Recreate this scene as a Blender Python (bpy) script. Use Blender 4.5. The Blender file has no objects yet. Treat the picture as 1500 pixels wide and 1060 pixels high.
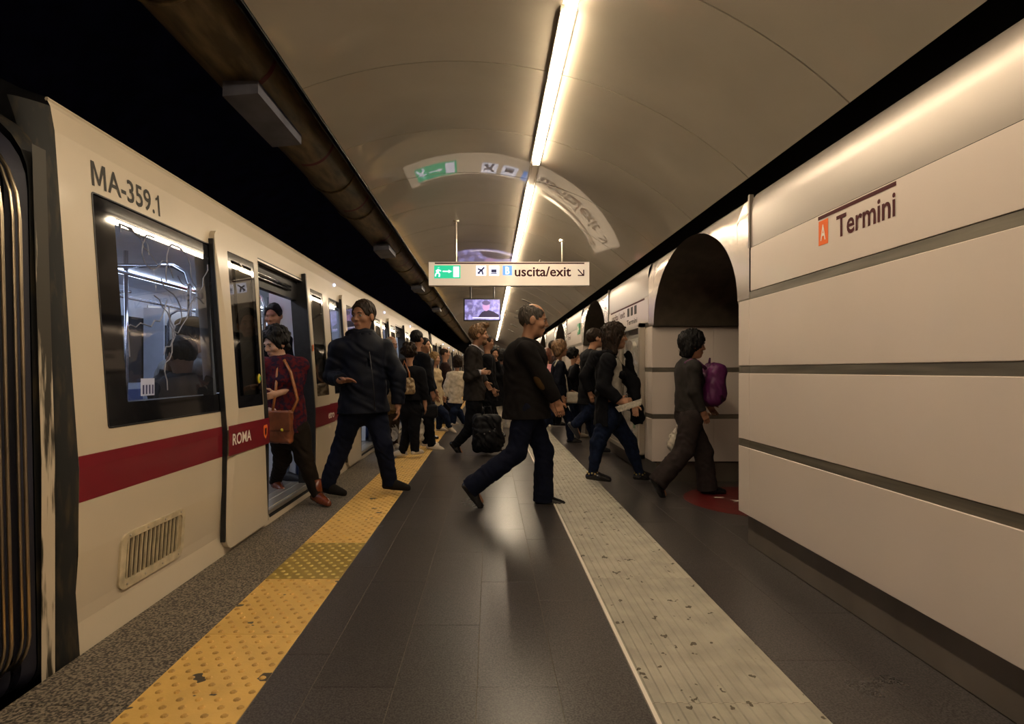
import bpy, math, random
import numpy as np
from mathutils import Vector
random.seed(7)
C = bpy.context.scene.collection
F_PX, CX, CY, CAM_H = 850.0, 718.0, 542.0, 1.15

# ------------------------------------------------------------------ camera, world, exposure
cam_d = bpy.data.cameras.new('camera'); cam = bpy.data.objects.new('camera', cam_d); C.objects.link(cam)
cam.location = (0, 0, CAM_H); cam.rotation_euler = (math.radians(90), 0, 0)
cam_d.sensor_width = 36; cam_d.lens = 36 * F_PX / 1500
cam_d.shift_x = (750 - CX) / 1500; cam_d.shift_y = (CY - 530) / 1500
cam_d.clip_start = 0.05; cam_d.clip_end = 200
bpy.context.scene.camera = cam
w = bpy.data.worlds.new('world'); bpy.context.scene.world = w; w.use_nodes = True
w.node_tree.nodes['Background'].inputs[0].default_value = (0.10, 0.12, 0.35, 1)
w.node_tree.nodes['Background'].inputs[1].default_value = 0.012
vs = bpy.context.scene.view_settings
vs.view_transform = 'Standard'; vs.look = 'None'; vs.gamma = 1; vs.use_curve_mapping = False
vs.exposure = 0.0
STRIP_EMIT = 54.0        # ceiling strip light
CAR_EMIT = 8.0           # train saloon lights

# ------------------------------------------------------------------ materials
def mat(name, col, rough=0.5, metal=0.0, var=0.0, vscale=8.0, bump=0.0, bscale=60.0, spec=0.5, coat=0.0, coat_r=0.1,
        col2=None, stretch=(1, 1, 1), rand=0.0, emit=0.0, ecol=None, aniso=0.0, detail=4.0, rvar=0.0, lo=0.35, hi=0.65, sheen=0.0):
    m = bpy.data.materials.new(name); m.use_nodes = True
    nt = m.node_tree; N = nt.nodes; L = nt.links; b = N['Principled BSDF']
    b.inputs['Base Color'].default_value = (*col, 1); b.inputs['Roughness'].default_value = rough
    b.inputs['Metallic'].default_value = metal; b.inputs['Specular IOR Level'].default_value = spec
    b.inputs['Coat Weight'].default_value = coat; b.inputs['Coat Roughness'].default_value = coat_r
    b.inputs['Anisotropic'].default_value = aniso
    b.inputs['Sheen Weight'].default_value = sheen
    if emit:
        b.inputs['Emission Color'].default_value = (*(ecol or col), 1); b.inputs['Emission Strength'].default_value = emit
    if var or bump or rand or col2 or rvar:
        tc = N.new('ShaderNodeTexCoord'); mp = N.new('ShaderNodeMapping'); mp.inputs['Scale'].default_value = stretch
        L.new(tc.outputs['Object'], mp.inputs['Vector'])
        no = N.new('ShaderNodeTexNoise'); no.inputs['Scale'].default_value = vscale; no.inputs['Detail'].default_value = detail
        L.new(mp.outputs[0], no.inputs['Vector'])
        rp = N.new('ShaderNodeValToRGB')
        c2 = col2 or tuple(max(0, c * (1 - var)) for c in col)
        c1 = col if col2 else tuple(min(1, c * (1 + var)) for c in col)
        rp.color_ramp.elements[0].position = lo; rp.color_ramp.elements[1].position = hi
        rp.color_ramp.elements[0].color = (*c2, 1); rp.color_ramp.elements[1].color = (*c1, 1)
        L.new(no.outputs['Fac'], rp.inputs[0]); last = rp.outputs[0]
        if rand:
            oi = N.new('ShaderNodeObjectInfo'); mr = N.new('ShaderNodeMapRange')
            mr.inputs['To Min'].default_value = 1 - rand; mr.inputs['To Max'].default_value = 1 + rand
            L.new(oi.outputs['Random'], mr.inputs['Value'])
            hs = N.new('ShaderNodeHueSaturation'); L.new(mr.outputs[0], hs.inputs['Value']); L.new(last, hs.inputs['Color']); last = hs.outputs[0]
        L.new(last, b.inputs['Base Color'])
        if rvar:
            n3 = N.new('ShaderNodeTexNoise'); n3.inputs['Scale'].default_value = 1.7; n3.inputs['Detail'].default_value = 6
            L.new(tc.outputs['Object'], n3.inputs['Vector']); m3 = N.new('ShaderNodeMapRange')
            m3.inputs['To Min'].default_value = rough - rvar; m3.inputs['To Max'].default_value = rough + rvar
            L.new(n3.outputs['Fac'], m3.inputs['Value']); L.new(m3.outputs[0], b.inputs['Roughness'])
        if bump:
            n2 = N.new('ShaderNodeTexNoise'); n2.inputs['Scale'].default_value = bscale; n2.inputs['Detail'].default_value = 3
            L.new(mp.outputs[0], n2.inputs['Vector']); bp = N.new('ShaderNodeBump'); bp.inputs['Strength'].default_value = bump
            bp.inputs['Distance'].default_value = 0.01
            L.new(n2.outputs['Fac'], bp.inputs['Height']); L.new(bp.outputs[0], b.inputs['Normal'])
    return m

def spots(m, thr, col, scale, width=0.02):
    """adds dark spots of dirt (wear) on top of the base colour, in world position so that tiles differ"""
    nt = m.node_tree; N = nt.nodes; L = nt.links; b = N['Principled BSDF']
    ge = N.new('ShaderNodeNewGeometry'); no = N.new('ShaderNodeTexNoise'); no.inputs['Scale'].default_value = scale; no.inputs['Detail'].default_value = 2.5
    L.new(ge.outputs['Position'], no.inputs['Vector'])
    mr = N.new('ShaderNodeMapRange'); mr.inputs['From Min'].default_value = thr; mr.inputs['From Max'].default_value = thr + width
    L.new(no.outputs['Fac'], mr.inputs['Value'])
    mx = N.new('ShaderNodeMix'); mx.data_type = 'RGBA'; mx.inputs['B'].default_value = (*col, 1)
    src = b.inputs['Base Color'].links[0].from_socket if b.inputs['Base Color'].links else None
    if src: L.new(src, mx.inputs['A'])
    else: mx.inputs['A'].default_value = b.inputs['Base Color'].default_value
    L.new(mr.outputs[0], mx.inputs['Factor']); L.new(mx.outputs['Result'], b.inputs['Base Color'])
    return m

def glass(name, tint, refl=0.12, rough=0.0, haze=0.0, mult=0.9):
    m = bpy.data.materials.new(name); m.use_nodes = True
    nt = m.node_tree; N = nt.nodes; L = nt.links; N.remove(N['Principled BSDF']); out = N['Material Output']
    t = N.new('ShaderNodeBsdfTransparent'); t.inputs[0].default_value = (*tint, 1)
    g = N.new('ShaderNodeBsdfGlossy'); g.inputs['Roughness'].default_value = rough
    lw = N.new('ShaderNodeFresnel'); lw.inputs[0].default_value = 1.5
    mt = N.new('ShaderNodeMath'); mt.operation = 'MULTIPLY_ADD'; mt.inputs[1].default_value = mult; mt.inputs[2].default_value = refl
    L.new(lw.outputs[0], mt.inputs[0])
    mx = N.new('ShaderNodeMixShader'); L.new(mt.outputs[0], mx.inputs[0]); L.new(t.outputs[0], mx.inputs[1]); L.new(g.outputs[0], mx.inputs[2])
    if haze:
        d = N.new('ShaderNodeBsdfDiffuse'); d.inputs[0].default_value = (.6, .62, .7, 1); m2 = N.new('ShaderNodeMixShader'); m2.inputs[0].default_value = haze
        L.new(mx.outputs[0], m2.inputs[1]); L.new(d.outputs[0], m2.inputs[2]); L.new(m2.outputs[0], out.inputs[0])
    else: L.new(mx.outputs[0], out.inputs[0])
    return m

def emis(name, col, s):
    return mat(name, col, 0.4, emit=s, ecol=col)

M = {}
M['granite'] = mat('dark_granite', (.050, .044, .042), .29, var=.75, vscale=150, rand=.12, spec=.5, detail=3, rvar=.04)
M['rough_granite'] = mat('rough_granite', (.23, .19, .14), .62, var=.75, vscale=95, col2=(.022, .018, .015), rand=.08, bump=.06, bscale=110, detail=4, lo=.42, hi=.60)
M['joint'] = mat('joint_mortar', (.17, .14, .10), .85, var=.2, vscale=30)
M['yellow'] = spots(mat('yellow_rubber', (.60, .37, .095), .55, var=.08, vscale=6, rand=.05, bump=.1, bscale=70), .672, (.045, .035, .02), 8, .008)
M['mustard'] = mat('mustard_rubber', (.26, .175, .03), .5, var=.12, vscale=14, bump=.1)
M['dome_pale'] = mat('mustard_dome', (.50, .37, .10), .5)  # studs lighter in tone than the mustard tile
M['dome_y'] = mat('yellow_dome', (.47, .27, .06), .6, var=.3, vscale=20)
M['grey_rib'] = spots(mat('grey_rubber', (.34, .31, .245), .6, var=.14, vscale=7, rand=.04, bump=.1), .665, (.07, .055, .03), 15, .01)
M['pale_trim'] = mat('pale_trim', (.75, .68, .58), .4)
M['vault'] = mat('vault_enamel', (.335, .29, .23), .40, var=.05, vscale=2, spec=.5, coat=1.0, coat_r=.03, rand=.015); M['vault'].node_tree.nodes['Principled BSDF'].inputs['Coat IOR'].default_value = 1.75
M['panel'] = mat('white_enamel', (.57, .49, .435), .30, var=.02, vscale=2, spec=.35, coat=.25, coat_r=.05)
M['steel'] = mat('brushed_steel', (.24, .215, .175), .40, metal=.75, var=.22, vscale=5, stretch=(1, .35, 6), detail=8)
M['skirt'] = mat('skirting_steel', (.15, .125, .10), .45, metal=.3, var=.15, vscale=3, stretch=(1, 1, .6), detail=6)
M['fascia'] = mat('satin_metal', (.31, .27, .24), .33, metal=.6, var=.06, vscale=3, bump=.04, bscale=3, stretch=(1, .3, 1))
M['archwhite'] = mat('arch_metal', (.62, .54, .48), .24, metal=.7, var=.05, vscale=3)
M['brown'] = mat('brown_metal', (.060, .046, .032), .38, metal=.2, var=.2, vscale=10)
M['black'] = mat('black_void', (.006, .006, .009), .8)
M['tunnel'] = mat('sooty_tunnel', (.018, .018, .085), .9, var=.3, vscale=3)
M['duct'] = mat('dusty_duct', (.19, .14, .07), .5, metal=.2, var=.4, vscale=5, stretch=(3, .6, 3), detail=7)
M['band_red'] = mat('red_band', (.14, .012, .012), .5)
M['alu'] = mat('aluminium', (.55, .50, .43), .3, metal=.8)
M['lamp'] = emis('lamp_glow', (1, .82, .585), STRIP_EMIT)
M['train'] = mat('cream_paint', (.54, .46, .345), .36, var=.03, vscale=2, spec=.4, coat=.3, coat_r=.12, bump=.01, bscale=4)
M['train_in'] = mat('saloon_panel', (.60, .63, .70), .4, var=.05)
M['stripe'] = mat('maroon_stripe', (.17, .010, .018), .32, var=.06, vscale=3, coat=.3)
M['rubber'] = mat('black_rubber', (.010, .010, .012), .45, var=.3, vscale=20)
M['rubber_blue'] = mat('dark_bellows', (.016, .016, .030), .6, var=.35, vscale=12, stretch=(1, 1, .2))
M['frit'] = mat('black_glass', (.008, .008, .010), .05, spec=.55)
M['glass'] = glass('window_glass', (.62, .68, .82), .03, haze=.02)
M['clear'] = glass('clear_glass', (.95, .95, .95), .01, mult=.4)
M['grime'] = mat('grimy_paint', (.50, .42, .31), .6, col2=(.030, .024, .014), vscale=5, stretch=(5, 5, .55), detail=9, lo=.38, hi=.47)
M['soot'] = mat('sooty_end_frame', (.040, .028, .012), .7, col2=(.004, .004, .004), vscale=6, stretch=(5, 5, 1.0), detail=9, lo=.5, hi=.72)
M['hoop'] = mat('polished_hoop', (.50, .42, .30), .28, metal=1, var=.15, vscale=5)
M['grille'] = mat('grille_paint', (.50, .42, .28), .5, var=.25, vscale=12, detail=8)
M['gap'] = mat('grille_gap', (.05, .035, .02), .8); M['louvre'] = mat('louvre_paint', (.36, .29, .18), .55, var=.3, vscale=9, detail=8)
M['numtext'] = mat('grey_lettering', (.050, .046, .042), .6, spec=.2)
M['white'] = mat('white_print', (.72, .66, .58), .5)
M['maroon'] = mat('maroon_print', (.055, .006, .008), .6, spec=.15)
M['orange'] = mat('orange_print', (.72, .14, .03), .6, spec=.15)
M['navy'] = mat('navy_print', (.02, .025, .12), .5)
M['ylw'] = mat('yellow_plastic', (.60, .48, .03), .4)
M['grn'] = mat('green_plastic', (.02, .30, .12), .4)
M['car_lamp'] = emis('saloon_lamp', (.80, .88, 1), CAR_EMIT)
M['rail'] = mat('chrome_rail', (.75, .77, .82), .15, metal=1)
M['seat'] = mat('blue_seat', (.05, .08, .20), .5)
M['car_floor'] = mat('saloon_floor', (.16, .15, .14), .45, var=.25, vscale=60)
M['red_led'] = emis('red_led', (1, .03, .03), 3)
M['blue_led'] = emis('blue_led', (.5, .6, 1), 5)
M['sign'] = mat('sign_box', (.62, .54, .44), .35, emit=.40, ecol=(1, .80, .60), coat=.3, coat_r=.1)
M['sign_green'] = emis('sign_green', (.02, .52, .28), .9)
M['sign_white'] = emis('sign_white', (.80, .82, 1), 1.1)
M['sign_blue'] = emis('sign_blue', (.12, .32, .95), .8)
M['red_floor'] = mat('red_floor_disc', (.13, .014, .014), .35, var=.15, vscale=12)

_g = M['grime'].node_tree; _N = _g.nodes; _ge = _N.new('ShaderNodeTexCoord'); _sx = _N.new('ShaderNodeSeparateXYZ'); _mr = _N.new('ShaderNodeMapRange')
_mr.inputs['From Min'].default_value = .75; _mr.inputs['From Max'].default_value = 1.25; _mr.inputs['To Max'].default_value = .28
_su = _N.new('ShaderNodeMath'); _su.operation = 'SUBTRACT'; _rp = [n for n in _N if n.type == 'VALTORGB'][0]; _no = _rp.inputs[0].links[0].from_socket
_g.links.new(_ge.outputs['Object'], _sx.inputs[0]); _g.links.new(_sx.outputs['Z'], _mr.inputs['Value']); _g.links.new(_no, _su.inputs[0]); _g.links.new(_mr.outputs[0], _su.inputs[1]); _g.links.new(_su.outputs[0], _rp.inputs[0])
# ------------------------------------------------------------------ mesh building
ORG = {}
def obj(name, V, Fc, m, parent=None, smooth=False, origin=None):
    V = np.asarray(V, dtype=np.float64).reshape(-1, 3)
    if parent is not None: o3 = np.array(ORG[parent.name])
    else:
        o3 = np.array(origin) if origin is not None else np.array([(V[:, 0].min() + V[:, 0].max()) / 2, (V[:, 1].min() + V[:, 1].max()) / 2, V[:, 2].min()])
    me = bpy.data.meshes.new(name); VL = V - o3
    if isinstance(Fc, np.ndarray):
        me.vertices.add(len(VL)); me.vertices.foreach_set('co', VL.astype(np.float32).ravel())
        n = len(Fc); k = Fc.shape[1]; me.loops.add(n * k); me.loops.foreach_set('vertex_index', Fc.astype(np.int32).ravel())
        me.polygons.add(n); me.polygons.foreach_set('loop_start', np.arange(0, n * k, k, dtype=np.int32))
        me.update(calc_edges=True); me.validate()
    else: me.from_pydata(VL.tolist(), [], Fc)
    if smooth: me.polygons.foreach_set('use_smooth', [True] * len(me.polygons))
    if m: me.materials.append(m)
    o = bpy.data.objects.new(name, me); C.objects.link(o)
    if parent is not None: o.parent = parent; ORG[o.name] = tuple(o3)
    else: o.location = o3; ORG[o.name] = tuple(o3)
    return o
def tag(o, label=None, cat=None, group=None, kind=None):
    if label: o['label'] = label
    if cat: o['category'] = cat
    if group: o['group'] = group
    if kind: o['kind'] = kind
    return o
def empty(name, loc, label=None, cat=None, group=None, kind=None):
    o = bpy.data.objects.new(name, None); C.objects.link(o); o.location = loc; o.empty_display_size = .1
    ORG[o.name] = tuple(loc); return tag(o, label, cat, group, kind)
def copy_tree(o, parent=None, skip=()):
    c = o.copy(); C.objects.link(c); ORG[c.name] = ORG[o.name]
    if parent is not None: c.parent = parent
    for ch in list(o.children):
        if ch.name.split('.')[0] in skip: continue
        copy_tree(ch, c, skip)
    return c

class MB:
    def __init__(s): s.v = []; s.f = []
    def add(s, V, Fc):
        n = len(s.v); s.v += [tuple(p) for p in V]; s.f += [tuple(i + n for i in f) for f in Fc]; return s
    def box(s, x0, x1, y0, y1, z0, z1):
        V = [(x, y, z) for x in (x0, x1) for y in (y0, y1) for z in (z0, z1)]
        return s.add(V, [(0, 1, 3, 2), (4, 6, 7, 5), (0, 4, 5, 1), (2, 3, 7, 6), (0, 2, 6, 4), (1, 5, 7, 3)])
    def prism(s, P, d, close=True):
        """P: loop of 3D points, d: extrusion vector"""
        n = len(P); V = [tuple(p) for p in P] + [tuple(np.add(p, d)) for p in P]
        Fc = [(i, (i + 1) % n, n + (i + 1) % n, n + i) for i in range(n)]
        if close: Fc += [tuple(range(n))[::-1], tuple(range(n, 2 * n))]
        return s.add(V, Fc)
    def tube(s, P, r, n=8, closed=False):
        P = [np.array(p, float) for p in P]; V = []; Fc = []; m = len(P)
        rr = r if hasattr(r, '__len__') else [r] * m
        a = None
        for i in range(m):
            if closed: t = P[(i + 1) % m] - P[i - 1]
            else: t = P[min(i + 1, m - 1)] - P[max(i - 1, 0)]
            t = t / (np.linalg.norm(t) + 1e-9)
            if a is None: a = np.cross(t, (0, 0, 1) if abs(t[2]) < .9 else (0, 1, 0))
            a = a - t * np.dot(a, t); a = a / np.linalg.norm(a); b = np.cross(t, a)
            for k in range(n):
                an = 2 * math.pi * k / n; V.append(P[i] + rr[i] * (math.cos(an) * a + math.sin(an) * b))
        for i in range(m if closed else m - 1):
            j = (i + 1) % m
            for k in range(n): Fc.append((i * n + k, i * n + (k + 1) % n, j * n + (k + 1) % n, j * n + k))
        if not closed: Fc += [tuple(range(n))[::-1], tuple((m - 1) * n + k for k in range(n))]
        return s.add(V, Fc)
    def ball(s, c, r, n=10, q=(1, 1, 1)):
        V = []; Fc = []; m = n // 2 + 1
        for i in range(m + 1):
            th = math.pi * i / m
            for k in range(n):
                ph = 2 * math.pi * k / n
                V.append((c[0] + q[0] * r * math.sin(th) * math.cos(ph), c[1] + q[1] * r * math.sin(th) * math.sin(ph), c[2] + q[2] * r * math.cos(th)))
        for i in range(m):
            for k in range(n): Fc.append((i * n + k, i * n + (k + 1) % n, (i + 1) * n + (k + 1) % n, (i + 1) * n + k))
        return s.add(V, Fc)
    def build(s, name, m, parent=None, smooth=False, origin=None): return obj(name, s.v, s.f, m, parent, smooth, origin)

def text(name, body, w, h, o, xd, yd, m, parent=None, off=0.001, bold=.018):
    """flat lettering, w x h metres, lower left corner o, reading along xd, up along yd"""
    cu = bpy.data.curves.new('lettering', 'FONT'); cu.body = body; cu.resolution_u = 3; cu.offset = bold
    t = bpy.data.objects.new('lettering', cu); C.objects.link(t)
    me = bpy.data.meshes.new_from_object(t.evaluated_get(bpy.context.evaluated_depsgraph_get()))
    V = np.array([v.co[:] for v in me.vertices]); Fc = [tuple(p.vertices) for p in me.polygons]
    bpy.data.objects.remove(t); bpy.data.curves.remove(cu); bpy.data.meshes.remove(me)
    mn = V.min(0); mx = V.max(0); x = (V[:, 0] - mn[0]) / (mx[0] - mn[0]) * w; y = (V[:, 1] - mn[1]) / (mx[1] - mn[1]) * h
    xd = np.array(xd, float); yd = np.array(yd, float); n = np.cross(xd, yd); n /= np.linalg.norm(n)
    W = np.array(o) + x[:, None] * xd + y[:, None] * yd + n * off
    return obj(name, W, Fc, m, parent)
def flat(name, pts, o, xd, yd, m, parent=None, off=0.0012):
    xd = np.array(xd, float); yd = np.array(yd, float); n = np.cross(xd, yd); n /= np.linalg.norm(n)
    V = [np.array(o) + a * xd + b * yd + n * off for a, b in pts]
    return obj(name, V, [tuple(range(len(V)))], m, parent)
def rect(w, h, x=0, y=0): return [(x, y), (x + w, y), (x + w, y + h), (x, y + h)]
def rrect(y0, y1, z0, z1, r, n=5):
    P = []
    for cy, cz, a0 in ((y1 - r, z1 - r, 0), (y0 + r, z1 - r, 90), (y0 + r, z0 + r, 180), (y1 - r, z0 + r, 270)):
        for k in range(n + 1):
            a = math.radians(a0 + 90 * k / n); P.append((cy + r * math.cos(a), cz + r * math.sin(a)))
    return P
def ring(outer, inner, fx, xo, th):
    """plate with a hole following profile fx(z): outer/inner loops of (y,z), outward x = fx(z)+xo, thickness th inwards"""
    n = len(outer); V = []
    for dx in (xo, xo - th):
        for L_ in (outer, inner): V += [(fx(z) + dx, y, z) for y, z in L_]
    Fc = []
    for i in range(n):
        j = (i + 1) % n
        Fc += [(i, j, n + j, n + i), (2 * n + i, 3 * n + i, 3 * n + j, 2 * n + j), (i, 2 * n + i, 2 * n + j, j), (n + i, n + j, 3 * n + j, 3 * n + i)]
    return V, Fc
# ------------------------------------------------------------------ floor
Y0, Y1 = -4.0, 41.0
ARCH = [4.9 + 4.46 * i for i in range(8)]            # passage centres
mb = MB(); mb.box(-1.655, 1.78, Y0, Y1, -1.1, -.0018)
for c in ARCH: mb.box(1.78, 4.4, c - 1.05, c + 1.1, -.1, -.0018)
floor = tag(mb.build('floor', M['joint'], origin=(0, 0, -.012)), 'dark granite platform floor with joints', kind='structure')
def slab(name, x0, x1, y0, y1, m, parent=floor, g=.0015, b=.0008, z=0.0):
    mb = MB(); x0 += g; x1 -= g; y0 += g; y1 -= g
    V = [(x0, y0, -.012), (x1, y0, -.012), (x1, y1, -.012), (x0, y1, -.012), (x0, y0, z - b), (x1, y0, z - b), (x1, y1, z - b), (x0, y1, z - b),
         (x0 + b, y0 + b, z), (x1 - b, y0 + b, z), (x1 - b, y1 - b, z), (x0 + b, y1 - b, z)]
    Fc = [(8, 9, 10, 11)] + [(a, (a + 1) % 4, 4 + (a + 1) % 4, 4 + a) for a in range(4)] + [(4 + a, 4 + (a + 1) % 4, 8 + (a + 1) % 4, 8 + a) for a in range(4)]
    return obj(name, V, Fc, m, parent)
cols = [-.826, -.648, -.349, -.048, .246, .540]; offs = [2.35, 2.107, 2.62, 2.107, 2.90]
YF = 13.0; L = 1.046
far = MB()
def tile_col(x0, x1, off, y_lo, y_hi, ln=L, g=.0009):
    y = off - math.ceil((off - y_lo) / ln) * ln
    while y < y_hi:
        a, b = max(y, y_lo), min(y + ln, y_hi)
        if b - a > .05:
            if b > .9 and a < YF: slab('tile', x0, x1, a, b, M['granite'], g=g)
            else: far.box(x0 + g, x1 - g, a + g, b - g, -.012, 0)
        y += ln
for i in range(5): tile_col(cols[i], cols[i + 1], offs[i], Y0, Y1)
tile_col(1.116, 1.414, 2.3, Y0, Y1); tile_col(1.414, 1.712, 2.75, Y0, Y1)
c = ARCH[0]
for k, x in enumerate((1.712, 2.01, 2.308, 2.606, 2.904, 3.202)): tile_col(x, x + .298, 4.3 + .4 * (k % 2), c - 1.05, c + 1.1)
for c in ARCH[1:]: far.box(1.713, 4.3, c - 1.05, c + 1.1, -.012, 0)
tag(far.build('distant_tiles', M['granite'], floor), kind='stuff')
y = 3.19 - 6 * 1.2
while y < 20: slab('edge_slab', -1.655, -1.239, max(y, Y0), y + 1.2, M['rough_granite'], z=.001); y += 1.2
tag(MB().box(-1.653, -1.241, y, Y1, -.012, .001).build('distant_edge_slab', M['rough_granite'], floor), kind='stuff')

# tactile strips: domes and ribs are geometry
def tactile_mesh(x0, x1, y0, y1):
    mb = MB(); nx, ny = 6, 14; px = (x1 - x0) / nx; py = (y1 - y0) / ny; r = .0135; h = .0042
    for j in range(ny):
        for i in range(nx):
            cx_ = x0 + px * (i + (.25 if j % 2 else .75)); cy_ = y0 + py * (j + .5); n = 8
            V = [(cx_ + r * math.cos(2 * math.pi * k / n), cy_ + r * math.sin(2 * math.pi * k / n), .002) for k in range(n)]
            V += [(cx_ + .6 * r * math.cos(2 * math.pi * k / n), cy_ + .6 * r * math.sin(2 * math.pi * k / n), .002 + h) for k in range(n)]
            mb.add(V, [(k, (k + 1) % n, n + (k + 1) % n, n + k) for k in range(n)] + [tuple(range(n, 2 * n))])
    return mb
TL = .669; ty = 3.194 - 6 * TL
src = None; i = 0
while ty < 24:
    dark = abs(ty - 3.194) < .01
    if dark:
        t = slab('tactile_tile', -1.237, -.828, ty, ty + TL, M['mustard'], z=.002, g=.001)
        tag(t, 'olive mustard tactile tile, darker than its yellow neighbours')
        tag(tactile_mesh(-1.232, -.833, ty, ty + TL).build('studs', M['dome_pale'], t), kind='stuff')
    elif src is None:
        src = slab('tactile_tile', -1.237, -.828, ty, ty + TL, M['yellow'], z=.002, g=.001); sy = ty
        tag(tactile_mesh(-1.232, -.833, ty, ty + TL).build('studs', M['dome_y'], src), kind='stuff')
    else:
        t = copy_tree(src, floor); t.location.y += ty - sy
    ty += TL
tag(MB().box(-1.237, -.828, ty, Y1, -.012, .002).build('distant_tactile_strip', M['yellow'], floor), kind='stuff')
# grey ribbed guide strip
def rib_tile(y0, y1):
    x0, x1 = .556, 1.114; n = 14; p = (x1 - x0) / n; P = [(x0, -.012), (x0, .001)]
    for k in range(n):
        a = x0 + k * p
        P += [(a + .007, .001), (a + .011, .0055), (a + p - .011, .0055), (a + p - .007, .001)]
    P += [(x1, .001), (x1, -.012)]
    m2 = MB(); pts = [(x, y0 + .001, z) for x, z in P]; nn = len(P)
    V = pts + [(x, y1 - .001, z) for x, z in P]
    m2.add(V, [(k, k + 1, nn + k + 1, nn + k) for k in range(nn - 1)])
    return m2
gs = None; y = Y0
while y < 30:
    if gs is None: gs = rib_tile(y, y + 1.2).build('ribbed_tile', M['grey_rib'], floor); gy = y
    else: t = copy_tree(gs, floor); t.location.y += y - gy
    y += 1.2
tag(rib_tile(y, Y1).build('distant_ribbed_strip', M['grey_rib'], floor), kind='stuff')
MB().box(.541, .556, Y0, Y1, -.012, .007).build('edge_trim', M['pale_trim'], floor)
# red disc set in the passage floor, with its white mark
cx_, cy_, r_ = 2.34, 5.1, .61
disc = obj('floor_disc', [(cx_ + r_ * math.cos(a), cy_ + r_ * math.sin(a), z) for z in (0, .002) for a in np.linspace(0, 2 * math.pi, 49)[:-1]],
           [tuple(range(48, 96))] + [(k, (k + 1) % 48, 48 + (k + 1) % 48, 48 + k) for k in range(48)], M['red_floor'])
tag(disc, 'round dark red disc with a white mark set in the floor at the first passage', 'floor sign')
flat('white_mark', [(0, 0), (.10, .03), (.10, -.02), (.20, .05), (.10, .12), (.10, .07), (0, .08), (.04, .04)], (2.12, 5.06, .002), (1, 0, 0), (0, 1, 0), M['white'], disc)
flat('white_mark', rect(.09, .035), (2.02, 5.22, .002), (1, 0, 0), (0, 1, 0), M['white'], disc)

# ------------------------------------------------------------------ vaulted ceiling
VC, VZ, VR = -.239, CAM_H - .80, 2.857
def vx(a): return VC + VR * math.sin(a)
def vz(x, r=VR): return VZ + math.sqrt(r * r - (x - VC) ** 2)
A0, A1 = math.radians(-20.7), math.radians(43.3)
ceiling = tag(MB().build('ceiling', M['joint']) if False else empty('ceiling', (0, 0, 3.2)), 'curved enamelled metal vault over the platform', kind='structure')
def vault(y0, y1):
    V = []; n = 44
    for rr in (VR, VR + .03):
        for y in (y0, y1):
            for k in range(n + 1):
                a = A0 + (A1 - A0) * k / n; V.append((VC + rr * math.sin(a), y, VZ + rr * math.cos(a)))
    m = n + 1; Fc = []
    for k in range(n):
        Fc += [(k, k + 1, m + k + 1, m + k), (2 * m + k, 3 * m + k, 3 * m + k + 1, 2 * m + k + 1), (k, 2 * m + k, 2 * m + k + 1, k + 1), (m + k, m + k + 1, 3 * m + k + 1, 3 * m + k)]
    Fc += [(0, m, 3 * m, 2 * m), (n, 2 * m + n, 3 * m + n, m + n)]
    return V, Fc
PIT = 1.085; y = 2.78 - 6 * PIT; vsrc = None
while y < Y1 - .2:
    if vsrc is None:
        V, Fc = vault(y + .005, y + PIT - .005); vsrc = obj('panel', V, Fc, M['vault'], ceiling, smooth=False); vy = y
        vsrc.data.polygons.foreach_set('use_smooth', [True] * len(vsrc.data.polygons)); vsrc.data.set_sharp_from_angle(angle=math.radians(30))
    else: t = copy_tree(vsrc, ceiling); t.location.y += y - vy
    y += PIT
# dark backing that closes the joints
V = []
for yy in (Y0, Y1):
    for k in range(45):
        a = A0 + (A1 - A0) * k / 44; V.append((VC + (VR + .05) * math.sin(a), yy, VZ + (VR + .05) * math.cos(a)))
obj('backing', V, [(k, k + 1, 45 + k + 1, 45 + k) for k in range(44)], M['black'], ceiling)
obj('edge_lip', *(lambda P: (P, [(0, 1, 3, 2)]))([(vx(A0) - .004, Y0, VZ + VR * math.cos(A0) - .012), (vx(A0) - .004, Y1, VZ + VR * math.cos(A0) - .012), (vx(A0) - .012, Y0, VZ + VR * math.cos(A0) + .09), (vx(A0) - .012, Y1, VZ + VR * math.cos(A0) + .09)]), M['rubber'], ceiling)
# end wall and rear wall
tag(MB().box(-1.3, 4.4, Y1, Y1 + .2, -.1, 3.4).build('wall_back', M['panel']), 'pale wall closing the far end of the platform', kind='structure')

# strip lights
LX = .43; LZ = vz(LX)
def strip(y0, y1, lit=True):
    r = empty('ceiling_light', (LX, (y0 + y1) / 2, LZ - .05))
    MB().box(LX - .046, LX - .036, y0, y1, LZ - .022, LZ + .02).box(LX + .036, LX + .046, y0, y1, LZ - .022, LZ + .02).box(LX - .036, LX + .036, y0, y1, LZ - .012, LZ + .015).build('housing', M['alu'], r)
    if lit: MB().box(LX - .029, LX + .029, y0 + .012, y1 - .012, LZ - .055, LZ - .013).build('diffuser', M['lamp'], r)
    else: MB().box(LX - .029, LX + .029, y0 + .012, y1 - .012, LZ - .035, LZ - .023).build('cover', M['alu'], r)
    return r
segs = [(-3.6, -.1), (-.05, 3.10), (3.16, 5.45), (6.20, 9.25), (9.32, 12.3), (12.36, 15.4), (15.46, 18.4), (18.46, 21.4), (21.46, 24.4), (24.46, 27.4), (27.46, 30.4), (30.46, 33.4), (33.46, 36.9)]
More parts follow.
